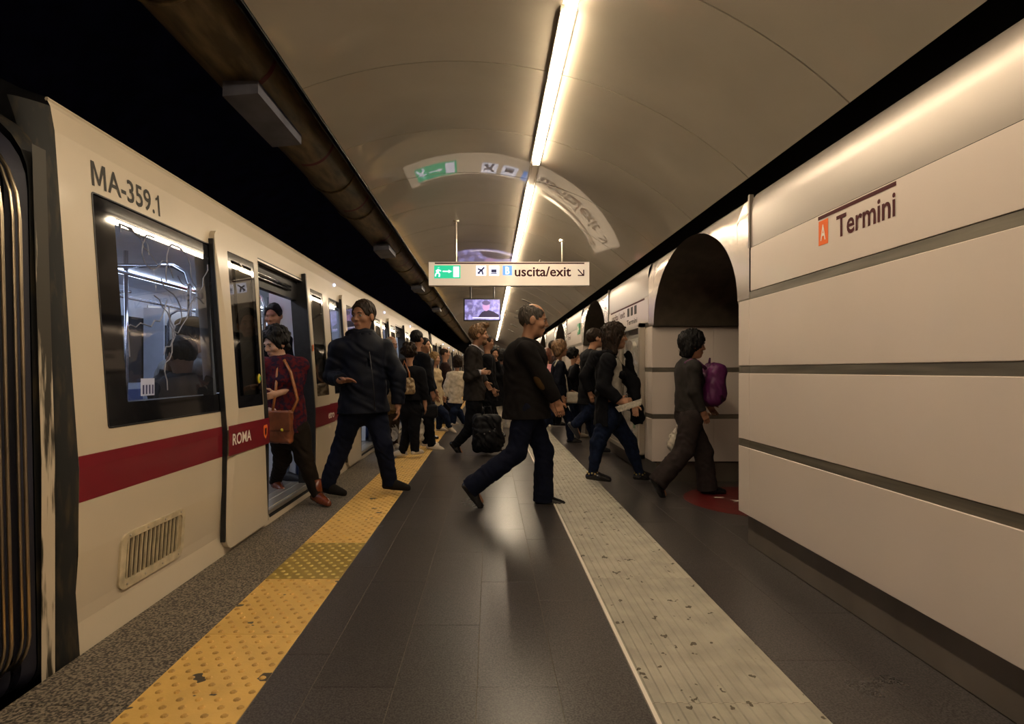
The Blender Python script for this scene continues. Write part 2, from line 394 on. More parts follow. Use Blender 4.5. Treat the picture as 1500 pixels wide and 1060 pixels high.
words = ['behind the viewer', 'cut by the top edge of the picture', 'long strip overhead in front of the hanging exit sign', 'strip directly above the hanging exit sign', 'strip just behind the hanging exit sign', 'strip beside the television screen',
         'strip right after the television screen', 'fourth strip beyond the exit sign', 'fifth strip beyond the exit sign', 'sixth strip beyond the exit sign', 'seventh strip beyond the exit sign', 'eighth strip beyond the exit sign', 'last strip at the far end of the platform']
for (a, b), wd in zip(segs, words): tag(strip(a, b), 'glowing warm white ceiling light, ' + wd, 'light', 'ceiling strip lights')
tag(strip(5.47, 6.18, False), 'unlit aluminium gap cover in the line of ceiling lights before the exit sign', 'light cover')
# vent slots in the far ceiling
for k, yv in enumerate((9.7, 15.0, 17.9, 19.9, 23.2, 26.4)):
    xa, xb = .83, 1.11
    P = [(x, vz(x, VR - .002)) for x in np.linspace(xa, xb, 5)]; P2 = [(x, z - .012) for x, z in P]
    m2 = MB(); m2.prism([(x, yv, z) for x, z in P] + [(x, yv, z) for x, z in P2[::-1]], (0, .16, 0))
    o = m2.build('ceiling_vent', M['steel']); m3 = MB()
    for q in range(5):
        m3.prism([(x, yv + .015 + q * .028, z - .0005) for x, z in P2] + [(x, yv + .015 + q * .028, z - .004) for x, z in P2[::-1]], (0, .016, 0))
    m3.build('slot', M['black'], o)
    tag(o, 'narrow slotted vent in the vault, ' + ['nearest, just behind the exit sign', 'beside the strip light behind the television', 'third counted from the exit sign', 'fourth counted from the exit sign', 'fifth counted from the exit sign', 'farthest of the row'][k], 'vent', 'ceiling vents')

# ------------------------------------------------------------------ right hand wall with its passages
WX = 1.66
wall = tag(empty('wall_right', (WX, 0, 0)), 'white enamelled panel wall with steel bands and arched passages', kind='structure')
backing = MB()
ZR = [(.215, .650), (.700, 1.130), (1.178, 1.602)]           # panel rows
ZB = [(.650, .700), (1.130, 1.178), (1.602, 1.652)]           # steel bands
bounds = [Y0] + sum([[c - 1.03, c + 1.06] for c in ARCH], []) + [Y1]
def bevbox(name, x0, x1, y0, y1, z0, z1, m, parent, b=.004):
    """slab standing on x1, visible face x0, bevelled edges"""
    V = [(x1, y0, z0), (x1, y1, z0), (x1, y1, z1), (x1, y0, z1), (x0 + b, y0, z0), (x0 + b, y1, z0), (x0 + b, y1, z1), (x0 + b, y0, z1),
         (x0, y0 + b, z0 + b), (x0, y1 - b, z0 + b), (x0, y1 - b, z1 - b), (x0, y0 + b, z1 - b)]
    Fc = [(8, 9, 10, 11)] + [(a, 4 + a, 4 + (a + 1) % 4, (a + 1) % 4) for a in range(4)] + [(4 + a, 8 + a, 8 + (a + 1) % 4, 4 + (a + 1) % 4) for a in range(4)]
    return obj(name, V, Fc, m, parent)
for s in range(0, len(bounds) - 1, 2):
    a, b = bounds[s], bounds[s + 1]
    backing.box(WX + .03, WX + .2, a + .06, b - .06, .215, 1.93).box(WX + .061, WX + .2, a + .06, b - .06, 0, .215)
    bevbox('skirting', WX + .05, WX + .06, a + .02, b - .02, 0, .20, M['skirt'], wall)
    MB().box(WX + .045, WX + .06, a + .02, b - .02, .196, .214).build('shadow_gap', M['black'], wall)
    cuts = [a, b] if s == 0 else [a, b]
    if s == 0: cuts = [a, b - .15, b]
    elif s == 2: cuts = [a, a + .16, b]
    for k in range(len(cuts) - 1):
        for z0, z1 in ZR: bevbox('panel', WX, WX + .045, cuts[k] + .0008, cuts[k + 1] - .0008, z0, z1, M['panel'], wall, .003)
        for z0, z1 in ZB[:(3 if s else 3)]: bevbox('steel_band', WX + .004, WX + .045, cuts[k] + .0005, cuts[k + 1] - .0005, z0, z1, M['steel'], wall, .002)
# flat text panel and polished fascia between the arches
def fascia_profile(z0):
    P = [(WX + .002, z0)] + [(WX + .002, 2.12)] + [(WX + .002 + .05 * (1 - math.cos(t)), 2.12 + .155 * math.sin(t)) for t in np.linspace(.15, math.pi / 2, 7)]
    return P
tb = [(Y0, ARCH[0] - 1.2)] + [(ARCH[i] + 1.2, ARCH[i + 1] - 1.24) for i in range(len(ARCH) - 1)]
for a, b in tb:
    bevbox('panel', WX, WX + .045, a, b, 1.653, 1.93, M['panel'], wall, .002)
    P = fascia_profile(1.932); V = [(x, yy, z) for yy in (a, b) for x, z in P]; n = len(P)
    obj('fascia', V, [(k, k + 1, n + k + 1, n + k) for k in range(n - 1)], M['fascia'], wall, smooth=True)
    MB().box(WX - .006, WX + .02, b, b + .022, 1.93, 2.27).build('upright_trim', M['skirt'], wall)
for c in ARCH:
    a, b = c - 1.2 + .022 * (c > 5), c + 1.2
    if c < 5: a = c - 1.178
    V = []; Fc = []; ys = np.concatenate([[a], c + np.sin(np.linspace(-math.pi / 2, math.pi / 2, 49)) * 1.0, [b]])
    low = [1.612 if abs(y - c) >= 1 else 1.612 + .652 * math.sqrt(max(0, 1 - (y - c) ** 2)) for y in ys]
    n = len(ys); K = 5
    for y, lz in zip(ys, low):
        for q in range(K):
            z = lz + (2.275 - lz) * q / (K - 1); dx = .05 * max(0, (z - 2.16) / .115) ** 2; V.append((WX + .002 + dx, y, z))
    for i in range(n - 1):
        for q in range(K - 1): Fc.append((i * K + q, i * K + q + 1, (i + 1) * K + q + 1, (i + 1) * K + q))
    obj('arch_surround', V, Fc, M['archwhite'], wall, smooth=True)
    # vault of the passage
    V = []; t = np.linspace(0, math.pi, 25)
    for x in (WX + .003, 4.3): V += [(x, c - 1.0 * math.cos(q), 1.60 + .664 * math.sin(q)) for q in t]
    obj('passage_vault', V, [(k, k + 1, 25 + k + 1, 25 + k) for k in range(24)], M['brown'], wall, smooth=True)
    # passage side walls, rows of panels as on the platform
    for side, yy in ((1, c + 1.05), (-1, c - 1.02)):
        xs = [WX + .001, 2.29, 3.2, 4.3]
        for k in range(3):
            for z0, z1 in ZR:
                y0_, y1_ = (yy, yy + .04) if side > 0 else (yy - .04, yy)
                MB().box(xs[k] + .001, xs[k + 1] - .001, y0_, y1_, z0, min(z1, 1.592)).build('panel', M['panel'], wall)
        for z0, z1 in ZB[:2]: MB().box(xs[0] + .002, 4.3, *((yy + .003, yy + .04) if side > 0 else (yy - .04, yy - .003)), z0, z1).build('steel_band', M['steel'], wall)
        MB().box(xs[0] + .002, 4.3, *((yy - .012, yy + .04) if side > 0 else (yy - .04, yy + .012)), 1.593, 1.618).build('ledge', M['steel'], wall)
        MB().box(xs[0] + .05, 4.3, *((yy + .03, yy + .05) if side > 0 else (yy - .05, yy - .03)), 0, .20).build('skirting', M['skirt'], wall)
        backing.box(xs[0] + .06, 4.3, *((yy + .05, yy + .12) if side > 0 else (yy - .12, yy - .05)), 0, 1.6)
    MB().box(4.3, 4.34, c - 1.05, c + 1.1, 0, 2.3).build('end_panel', M['panel'], wall)
backing.build('backing', M['black'], wall)
# dark gap between wall and vault
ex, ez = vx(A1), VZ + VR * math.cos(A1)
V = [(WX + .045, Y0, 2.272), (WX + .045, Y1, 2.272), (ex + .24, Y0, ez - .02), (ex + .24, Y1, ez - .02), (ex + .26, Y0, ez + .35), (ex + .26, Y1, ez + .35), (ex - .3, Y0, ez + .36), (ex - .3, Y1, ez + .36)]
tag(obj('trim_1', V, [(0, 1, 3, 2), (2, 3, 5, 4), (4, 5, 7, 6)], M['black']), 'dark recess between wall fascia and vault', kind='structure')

# station name on the near panel
AY, AZ = 2.932, 1.777
nm = empty('station_name', (WX, 2.65, AZ)); tag(nm, 'maroon station name Termini with orange A square on the near white wall', 'sign')
def wflat(name, y, z, w, h, m, par, off=.0015): return flat(name, rect(w, h), (WX, y, z), (0, -1, 0), (0, 0, 1), m, par, off)
wflat('rule', 2.935, 1.905, .565, .018, M['maroon'], nm)
sq = wflat('square', 2.930, 1.775, .082, .122, M['orange'], nm)
text('letter', 'A', .045, .078, (WX, 2.912, 1.797), (0, -1, 0), (0, 0, 1), M['white'], sq, .003)
text('lettering', 'Termini', .405, .106, (WX, 2.780, 1.780), (0, -1, 0), (0, 0, 1), M['maroon'], nm, .0015)
nm2 = empty('direction_band', (WX, 7.1, 1.66)); tag(nm2, 'white direction band with pictograms and maroon rule above the glazed poster case', 'sign')
wflat('rule', 7.98, 1.905, 1.75, .020, M['maroon'], nm2)
text('lettering', 'uscita / exit', .75, .085, (WX, 7.9, 1.80), (0, -1, 0), (0, 0, 1), M['maroon'], nm2)
for k in range(3): wflat('pictogram', 7.02 - .17 * k, 1.79, .11, .10, M['numtext'], nm2)
text('lettering', 'Termini', .50, .06, (WX, 7.05, 1.69), (0, -1, 0), (0, 0, 1), M['numtext'], nm2)
nm3 = empty('station_name', (WX, 12.0, 1.7)); tag(nm3, 'small maroon station name on the white band of the second pier, past the second arch', 'sign')
wflat('rule', 12.45, 1.905, .55, .02, M['maroon'], nm3); text('lettering', 'Termini', .45, .10, (WX, 12.4, 1.78), (0, -1, 0), (0, 0, 1), M['maroon'], nm3)
ex1 = MB().box(WX - .012, WX, 10.72, 10.98, 1.82, 2.02).build('exit_plate', M['grn']); tag(ex1, 'small green emergency exit plate between second and third arch', 'sign')
wflat('figure', 10.93, 1.87, .08, .10, M['white'], ex1, .0135); wflat('arrow', 10.82, 1.90, .07, .03, M['white'], ex1, .0135)

# glazed poster case on the first pier
pc = empty('poster_case', (1.63, 7.15, .2)); tag(pc, 'tall steel framed glass poster case on the first pier beyond the near passage', 'display case')
y0_, y1_, z0_, z1_ = 6.22, 8.12, .20, 1.655
fr = MB(); fr.box(1.60, 1.66, y0_, y0_ + .05, z0_, z1_).box(1.60, 1.66, y1_ - .05, y1_, z0_, z1_).box(1.60, 1.66, y0_, y1_, z0_, z0_ + .045).box(1.60, 1.66, y0_, y1_, z1_ - .045, z1_).box(1.60, 1.66, 7.14, 7.18, z0_, z1_)
fr.build('frame', M['alu'], pc)
MB().box(1.645, 1.658, y0_ + .05, y1_ - .05, z0_ + .045, z1_ - .045).build('backboard', M['white'], pc)
MB().box(1.612, 1.615, y0_ + .05, y1_ - .05, z0_ + .045, z1_ - .045).build('pane', M['clear'], pc)
rnd = random.Random(3)
for k, ya in enumerate((7.06, 8.0)):
    po = flat('poster', rect(.76, 1.25), (1.642, ya, .30), (0, -1, 0), (0, 0, 1), M['white'], pc)
    flat('picture', rect(.68, .55), (1.640, ya - .04, .95), (0, -1, 0), (0, 0, 1), mat('poster_grey', (.34, .33, .32), .5, var=.5, vscale=6), po)
    pts = [(.1 + .28 * (1 - math.cos(t)), .5 * math.sin(t)) for t in np.linspace(0, math.pi, 14)]
    flat('picture', pts, (1.638, ya - .08, .98), (0, -1, 0), (0, 0, 1), M['white'], po)
    for q in range(6): flat('box', rect(.10, .10), (1.640, ya - .06 - .115 * q, .36 + .13 * (q % 2)), (0, -1, 0), (0, 0, 1), [M['ylw'], M['sign_box'] if 'sign_box' in M else M['panel'], M['navy'], M['grn'], M['white'], M['orange']][q], po)
    for q in range(8): flat('text_line', rect(.60 - .05 * (q % 3), .012), (1.640, ya - .06, .88 - .03 * q), (0, -1, 0), (0, 0, 1), M['numtext'], po)

# ------------------------------------------------------------------ dark track side
tag(MB().box(-5.3, -5.2, Y0 - 4, Y1, -1.2, 4.6).build('wall_left', M['tunnel']), 'sooty tunnel wall beyond the train', kind='structure')
V = []; n = 16
for yy in (Y0 - 4, Y1):
    for k in range(n + 1):
        a = math.radians(180 - 105 * k / n); V.append((-2.2 + 3.05 * math.cos(a), yy, 2.8 + 1.9 * math.sin(a)))
tag(obj('trim_2', V, [(k, k + 1, n + 1 + k + 1, n + 1 + k) for k in range(n)], M['tunnel'], smooth=True), 'black tunnel roof over the track', kind='structure')
tag(MB().box(-5.3, -1.655, Y0 - 4, Y1, -1.3, -1.1).build('trim_3', M['tunnel']), 'dark track bed under the train', kind='structure')
tag(MB().box(-5.3, -1.3, Y1, Y1 + .2, -1.2, 4.7).build('trim_4', M['black']), 'black tunnel mouth at the far end of the track', kind='structure')
# duct along the ceiling edge
DX, DZ, DR = -1.70, CAM_H + 2.15, .25
dm = MB(); dm.tube([(DX, y, DZ) for y in (Y0, 3, 8, 14, 22, 30, Y1)], DR, 28)
duct = tag(dm.build('air_duct', M['duct'], smooth=True, origin=(DX, 10, DZ - DR)), 'dusty round brown duct running above the platform edge', 'duct')
for k, yy in enumerate((2.45, 3.0, 6.2, 7.3, 9.7, 11.2, 13.0, 14.6, 16.0, 18.4, 20.5, 23, 26)):
    MB().tube([(DX + (DR + .006) * math.cos(a), yy, DZ + (DR + .006) * math.sin(a)) for a in np.linspace(0, 2 * math.pi, 29)[:-1]], .014, 6, True).build('clamp', M['duct'], duct, True)
for yy in (3.9, 5.35, 6.9, 8.6, 10.6, 12.2):
    V = [];
    for y_ in (yy, yy + .05): V += [(DX + (DR + .003) * math.cos(a), y_, DZ + (DR + .003) * math.sin(a)) for a in np.linspace(math.radians(-100), math.radians(10), 15)]
    obj('red_band', V, [(k, k + 1, 15 + k + 1, 15 + k) for k in range(14)], M['band_red'], duct, True)
cb = MB()
for q in range(5): cb.tube([(-1.30 - .035 * q, y, DZ - .06 + .012 * (q % 2)) for y in (Y0, 5, 12, 22, Y1)], .011, 6)
tag(cb.build('cable', M['rubber'], smooth=True), 'bundle of thin black cables under the duct', 'cable', kind='stuff')
for k, yy in enumerate((3.75, 8.6, 12.7, 17.2)):
    z = CAM_H + 1.77
    b = MB().prism([(-1.73, yy, z), (-1.50, yy, z + .02), (-1.50, yy, z + .10), (-1.73, yy, z + .10)], (0, .86 if k == 0 else .62, 0)).build('track_lamp', M['fixture'] if 'fixture' in M else mat('grey_fixture', (.11, .11, .14), .5, var=.25, vscale=4))
    MB().box(-1.62, -1.60, yy + .2, yy + .22, z + .10, DZ - DR + .01).build('bracket', M['rubber'], b)
    tag(b, ['grey box fixture hanging under the duct, nearest and largest', 'second grey box fixture under the duct, above the second car door', 'third grey box fixture under the duct', 'farthest grey box fixture under the duct'][k], 'fixture', 'fixtures under the duct')

# ------------------------------------------------------------------ hanging exit sign
SY = 7.90; sx0, sx1, sz0, sz1 = -.836, 1.350, 2.305, 2.620
sg = empty('exit_sign', (.257, SY, sz0)); tag(sg, 'long cream hanging sign reading uscita/exit with green escape panel', 'sign')
MB().box(sx0, sx1, SY, SY + .10, sz0, sz1).build('box', M['sign'], sg)
for zz in (sz0 - .006, sz1): MB().box(sx0, sx1, SY - .004, SY + .104, zz, zz + .006).build('rail', M['alu'], sg)
for x in (-.465, .985): MB().tube([(x, SY + .05, sz1), (x, SY + .05, vz(x))], .011, 8).build('hanger', M['alu'], sg); MB().tube([(x, SY + .05, vz(x) - .02), (x, SY + .05, vz(x) + .01)], .04, 12).build('ceiling_rose', M['alu'], sg)
def S(px, py): return (px - CX) * SY / F_PX, CAM_H + (CY - py) * SY / F_PX
def sface(name, pxs, m, par=sg, off=.0015):
    P = [S(a, b) for a, b in pxs]; return obj(name, [(x, SY - off, z) for x, z in P], [tuple(range(len(P)))], m, par)
def srect(x0, y0, x1, y1): return [(x0, y1), (x1, y1), (x1, y0), (x0, y0)]
sface('rule', srect(637, 384.6, 856, 386.4), M['maroon'])
gp = sface('green_panel', srect(636, 388.6, 674.5, 407.6), M['sign_green'])
sface('door_symbol', srect(664, 390.3, 672.5, 405.6), M['sign_white'], gp, .003)
sface('arrow_symbol', [(648.5, 396.6), (657, 396.6), (657, 395), (662, 397.4), (657, 399.8), (657, 398.2), (648.5, 398.2)], M['sign_white'], gp, .003)
fg = MB()
for a, b, r in (((642.5, 392), (642.5, 392.1), .014), ((642.3, 394.5), (641, 399), .016), ((641, 399), (638.5, 401), .010), ((638.5, 401), (637.6, 404.5), .009), ((641, 399), (644, 401.5), .010), ((644, 401.5), (643.2, 405.5), .009), ((642, 395), (646, 397), .008), ((642, 395), (638.5, 397), .008)):
    (xa, za), (xb, zb) = S(*a), S(*b); fg.tube([(xa, SY - .003, za), (xb, SY - .003, zb)], r, 6)
fg.build('running_figure', M['sign_white'], gp)
pl = sface('aeroplane_panel', srect(697.5, 389, 712, 403.5), M['sign_white'])
fg = MB()
for a, b, r in (((700, 400.5), (709.5, 391.5), .012), ((700, 393.5), (706, 396), .011), ((706, 396), (707.5, 402), .011), ((700.5, 399), (703, 401.5), .007)):
    (xa, za), (xb, zb) = S(*a), S(*b); fg.tube([(xa, SY - .003, za), (xb, SY - .003, zb)], r, 6)
fg.build('aeroplane', M['navy'], pl)
tp = sface('train_panel', srect(716.5, 389, 731, 403.5), M['sign_white'])
sface('train', [(719.5, 399), (727.5, 399), (727.5, 394.3), (719.5, 394.3)], M['navy'], tp, .003)
sface('rail_mark', [(718.5, 401), (728.5, 401), (727, 399.6), (720, 399.6)], M['navy'], tp, .003)
bp = sface('line_panel', srect(736.5, 389, 750, 403), M['sign_blue'])
xa, za = S(740.4, 401.5); text('letter', 'B', .055, .10, (xa, SY, za), (1, 0, 0), (0, 0, 1), M['sign_white'], bp, .003)
xa, za = S(754, 404.8); xb, zb = S(836.5, 390.2); text('lettering', 'uscita/exit', xb - xa, zb - za, (xa, SY, za), (1, 0, 0), (0, 0, 1), M['maroon'], sg, .002)
fg = MB()
for a, b in (((846.5, 394.5), (854, 402.6)), ((855, 395), (855, 404)), ((846.5, 403.2), (855, 403.2))):
    (xa, za), (xb, zb) = S(*a), S(*b); fg.tube([(xa, SY - .001, za), (xb, SY - .001, zb)], .008, 6)
fg.build('arrow', M['maroon'], sg)
# television
TY = 13.9
def T(px, py): return (px - CX) * TY / F_PX, CAM_H + (CY - py) * TY / F_PX
(x0, z0), (x1, z1) = T(679, 470), T(734, 437)
tv = empty('television', ((x0 + x1) / 2, TY, z0)); tag(tv, 'black framed television hanging beyond the exit sign, showing a man', 'television')
MB().box(x0, x1, TY, TY + .08, z0, z1).build('casing', M['rubber'], tv)
for x in (x0 + .17, x1 - .17): MB().tube([(x, TY + .05, z1), (x, TY + .05, vz(x))], .02, 8).build('hanger', M['rubber'], tv)
ms = mat('screen_picture', (.3, .3, .8), .3); nt = ms.node_tree; N = nt.nodes; Lk = nt.links
tc = N.new('ShaderNodeTexCoord'); vo = N.new('ShaderNodeTexNoise'); vo.inputs['Scale'].default_value = 9; vo.inputs['Detail'].default_value = 5; rp = N.new('ShaderNodeValToRGB')
rp.color_ramp.elements[0].position = .46; rp.color_ramp.elements[0].color = (.015, .01, .06, 1); rp.color_ramp.elements[1].position = .62; rp.color_ramp.elements[1].color = (.34, .32, .75, 1)
Lk.new(tc.outputs['Object'], vo.inputs['Vector']); Lk.new(vo.outputs['Fac'], rp.inputs[0]); Lk.new(rp.outputs[0], N['Principled BSDF'].inputs['Emission Color']); N['Principled BSDF'].inputs['Emission Strength'].default_value = 1.1
sc = obj('screen', [(x0 + .03, TY - .002, z0 + .03), (x1 - .03, TY - .002, z0 + .03), (x1 - .03, TY - .002, z1 - .025), (x0 + .03, TY - .002, z1 - .025)], [(0, 1, 2, 3)], ms, tv)
def tface(name, pts, m, off): P = [T(a, b) for a, b in pts]; return obj(name, [(x, TY - off, z) for x, z in P], [tuple(range(len(P)))], m, sc)
tface('suit', [(699, 466), (731, 466), (731, 461), (722, 456), (713, 453.5), (706, 457)], emis('tv_dark', (.02, .015, .05), 1), .004)
tface('face', [(712 + 5.5 * math.cos(a), 448.5 + 7 * math.sin(a)) for a in np.linspace(0, -2 * math.pi, 15)[:-1]], emis('tv_face', (.45, .27, .55), 1), .006)
tface('hair', [(712 + 6 * math.cos(a), 443.5 + 3.4 * math.sin(a)) for a in np.linspace(0, -2 * math.pi, 13)[:-1]], emis('tv_hair', (.10, .08, .2), 1), .008)
tface('ticker', srect(692, 464.6, 731, 466.2), emis('tv_white', (.8, .75, 1), 1), .008)
# ------------------------------------------------------------------ train
PR = [(-.60, -1.72), (-.25, -1.675), (-.03, -1.656), (.115, -1.684), (.17, -1.684), (.40, -1.668), (.75, -1.665), (1.9, -1.748), (2.12, -1.764), (2.22, -1.782), (2.256, -1.80)]
def fx(z): return float(np.interp(z, [p[0] for p in PR], [p[1] for p in PR]))
SB, CL = 2.35, 14.32                 # start and length of the first car
DO = [3.62, 6.73, 9.84, 12.95]       # near edges of the near door leaves
OPEN = [(d + .67, d + 1.81) for d in DO]
WINS = [(2.55, 3.95, 2.70, 3.62)] + [(DO[i] + 2.66, DO[i] + 3.45, DO[i] + 2.70, DO[i] + 3.42) for i in range(3)] + [(15.2, 16.35, 15.3, 16.2)]
def grid_side(name, x_off, holes, zr, m, parent, y0, y1, zs_extra=()):
    ys = sorted({y0, y1} | {v for h in holes for v in h[:2]}); zs = sorted(set([z for z, _ in PR if zr[0] <= z <= zr[1]] + [zr[0], zr[1]] + [v for h in holes for v in h[2:]]) | set(zs_extra))
    V = [(fx(z) + x_off, y, z) for y in ys for z in zs]; nz = len(zs); Fc = []
    for i in range(len(ys) - 1):
        for k in range(nz - 1):
            cy_, cz_ = (ys[i] + ys[i + 1]) / 2, (zs[k] + zs[k + 1]) / 2
            if any(h[0] < cy_ < h[1] and h[2] < cz_ < h[3] for h in holes): continue
            Fc.append((i * nz + k, (i + 1) * nz + k, (i + 1) * nz + k + 1, i * nz + k + 1))
    return obj(name, V, Fc, m, parent)
def build_car():
    car = empty('train_car', (-3.0, SB + CL / 2, 0))
    holes = [(a, b, .105, 1.99) for a, b in OPEN] + [(w[0], w[1], .90, 1.93) for w in WINS]
    y0, y1 = SB, SB + CL
    grid_side('body_side', 0, holes, (-.60, 2.256), M['train'], car, y0, y1)
    grid_side('inner_lining', -.10, [(a, b, .105, 1.90) for a, b in OPEN] + [(w[2], w[3], 1.0, 1.86) for w in WINS], (.06, 2.12), M['train_in'], car, y0 + .05, y1 - .05)
    mb = MB(); P = [(-1.80, 2.256), (-1.815, 2.262), (-1.90, 2.292), (-2.2, 2.44), (-2.6, 2.56), (-3.1, 2.60), (-3.7, 2.55), (-4.2, 2.40), (-4.45, 2.2), (-4.5, -.6)]
    n = len(P); mb.add([(x, yy, z) for yy in (y0, y1) for x, z in P], [(k, k + 1, n + k + 1, n + k) for k in range(n - 1)])
    mb.build('roof', M['tunnel_roof'], car)
    mb = MB(); mb.tube([(-1.797, y0, 2.250), (-1.797, y1, 2.250)], .008, 6); mb.build('gutter', M['train'], car)
    # stripe, interrupted at the doors
    sp = [y0] + sum([[a, b] for a, b in OPEN], []) + [y1]
    for k in range(0, len(sp), 2):
        V = [(fx(z) + .0012, y, z) for y in (sp[k], sp[k + 1]) for z in (.612, .75, .80)]
        obj('stripe', V, [(0, 3, 4, 1), (1, 4, 5, 2)], M['stripe'], car)
    # end plates
    for yy, s in ((y0, 1), (y1, -1)):
        pts = [(fx(z), yy + .002 * s, z) for z, _ in PR] + [(x, yy + .002 * s, z) for x, z in P[1:]]
        obj('end_wall', pts, [tuple(range(len(pts)))], M['rubber'], car)
    # windows
    for a, b, c, d in WINS:
        V, Fc = ring(rrect(a, b, .90, 1.93, .012), rrect(c, d, 1.0, 1.86, .015), fx, -.004, .02)
        wf = obj('window', V, Fc, M['frit'], car)
        P = rrect(c, d, 1.0, 1.86, .015); obj('pane', [(fx(z) - .006, y, z) for y, z in P], [tuple(range(len(P)))], M['glass'], wf)
        P = rrect(a - .006, b + .006, .894, 1.936, .015); V, Fc = ring(P, rrect(a, b, .90, 1.93, .012), fx, .003, .012); obj('gasket', V, Fc, M['rubber'], wf)
    # reveals of the door openings
    for a, b in OPEN:
        mb = MB()
        for y in (a, b): mb.prism([(fx(z), y, z) for z in (.10, .75, 1.99)] + [(fx(z) - .11, y, z) for z in (1.99, .75, .10)], (0, .012 if y == b else -.012, 0))
        mb.prism([(fx(1.99), a, 1.99), (fx(1.99) - .11, a, 1.99), (fx(1.99) - .11, a, 2.0), (fx(1.99), a, 2.0)], (0, b - a, 0))
        mb.build('door_frame', M['rubber'], car)
        hd = MB().box(-1.86, -1.80, a, b, 1.80, 1.99).build('header', M['rubber'], car)
        MB().tube([(-1.785, a + .01, 1.895), (-1.785, b - .25, 1.895)], .012, 8).tube([(-1.785, a + .01, 1.865), (-1.785, b - .25, 1.865)], .009, 8).build('guide_rail', M['rail'], hd, True)
        MB().box(-1.80, -1.75, a, b, 1.975, 1.988).build('guide_trim', M['alu'], hd)
        MB().box(-1.87, -1.655, a, b, .075, .102).build('door_sill', M['alu'], car)
        MB().box(-1.70, -1.668, a + .1, b, .035, .060).build('sill_step', M['rubber'], car)
    # door leaves, slid open along the outside of the body
    for i, d in enumerate(DO):
        for q, (a, b, wa, wb) in enumerate(((d, d + .67, d + .165, d + .59), (d + 1.81, d + 2.48, d + 1.90, d + 2.31))):
            xo = .034
            out = rrect(a, b, .03, 2.03, .05, 6); inn = rrect(wa, wb, .90, 1.93, .012, 6)
            V, Fc = ring(out, inn, fx, xo, .045)
            lf = obj('door_leaf', V, Fc, M['train'], car); lf.data.materials.append(M['rubber'])
            # straight polygons need the bend of the profile: stripe and window follow it
            V = [(fx(z) + xo + .0015, y, z) for y in (a + .001, b - .001) for z in (.612, .75, .80)]
            obj('stripe', V, [(0, 3, 4, 1), (1, 4, 5, 2)], M['stripe'], lf)
            P = inn; pn = obj('pane', [(fx(z) + xo - .004, y, z) for y, z in P], [tuple(range(len(P)))], M['frit'] if False else M['leafglass'], lf)
            V, Fc = ring(inn, rrect(wa + .05, wb - .05, .98, 1.88, .012, 6), fx, xo - .003, .006); obj('pane_border', V, Fc, M['frit'], lf)
            yy, e = (b, 1) if q == 0 else (a, -1)
            MB().prism([(fx(z) + xo - .006, a - .001, z) for z in (.08, .75, 1.9, 1.97)] + [(fx(z), a - .001, z) for z in (1.97, 1.9, .75, .08)], (0, -.012, 0)).build('edge_seal_or_shadow', M['rubber'], lf) if q == 0 else None  # near-edge strip: black edge line plus the leaf's shadow, painted as dark backing
            if q == 1:   # dark rubber edge seen end-on
                mb = MB(); mb.prism([(fx(z) + xo + .002, a - .001, z) for z in (.035, .75, 1.9, 2.05)] + [(fx(z) - .115, a - .001, z) for z in (2.03, 1.9, .75, .035)], (0, -.03, 0)); mb.build('edge_seal_or_shadow', M['rubber'], lf)
            else:
                mb = MB(); mb.prism([(fx(z) + xo - .008, b, z) for z in (.04, .75, 1.9, 2.0)] + [(fx(z) + xo - .04, b, z) for z in (2.0, 1.9, .75, .04)], (0, .012, 0)); mb.build('edge_seal_or_shadow', M['rubber'], lf)
                MB().ball((fx(1.09) + xo, b - .13, 1.09), .032, 12, (.25, .8, 1.1)).build('door_button', M['ylw'], lf, True)
                MB().ball((fx(1.09) + xo + .006, b - .13, 1.09), .016, 12, (.3, .8, 1.1)).build('button_ring', M['grn'], lf, True)
                text('lettering', 'ROMA', .285, .075, (fx(.67) + xo, a + .052, .672), (0, 1, 0), (0, 0, 1), M['white'], lf, .003)
                e1 = [(0, .09), (.01, .105), (.035, .10), (.06, .108), (.075, .09), (.07, .03), (.035, 0), (.008, .03)]
                flat('emblem', e1, (fx(.66) + xo, b - .118, .650), (0, 1, 0), (0, 0, 1), M['orange'], lf, .003)
                flat('emblem', [(.2 * .5 + p[0] * .5 - .08, p[1] * .55 + .01) for p in e1], (fx(.66) + xo, b - .118, .665), (0, 1, 0), (0, 0, 1), M['maroon'], lf, .004)
            if q == 1:
                text('lettering', 'etro', .215, .065, (fx(.68) + xo, a + .42, .66), (0, 1, 0), (0, 0, 1), M['white'], lf, .003)
                flat('sticker', rect(.035, .06), (fx(1.35) + xo, a + .03, 1.33), (0, 1, 0), (0, 0, 1), M['orange'], lf, .003)
    for d in DO[1:]: MB().ball((fx(2.11), d - .18, 2.11), .018, 8).build('door_indicator', M['blue_led'], car, True)
    # ventilation grille low on the side
    def grille(a):
        b = a + .55; V, Fc = ring(rrect(a, b, .145, .405, .05, 6), rrect(a + .042, b - .03, .185, .375, .025, 6), fx, .010, .012)
        g = obj('grille', V, Fc, M['grille'], car)
        P = rrect(a + .042, b - .03, .185, .375, .025); obj('recess', [(fx(z) + .001, y, z) for y, z in P], [tuple(range(len(P)))], M['louvre'], g)
        n = 13
        for k in range(n):
            y = a + .05 + (.47 - .01) * k / n
            MB().prism([(fx(z) + .0015, y, z) for z in (.188, .372)] + [(fx(z) + .010, y, z) for z in (.372, .188)], (0, .006, 0)).build('slat', M['grille'], g); MB().prism([(fx(z) + .001, y - .009, z) for z in (.188, .372)] + [(fx(z) + .002, y - .009, z) for z in (.372, .188)], (0, .007, 0)).build('slot', M['gap'], g)
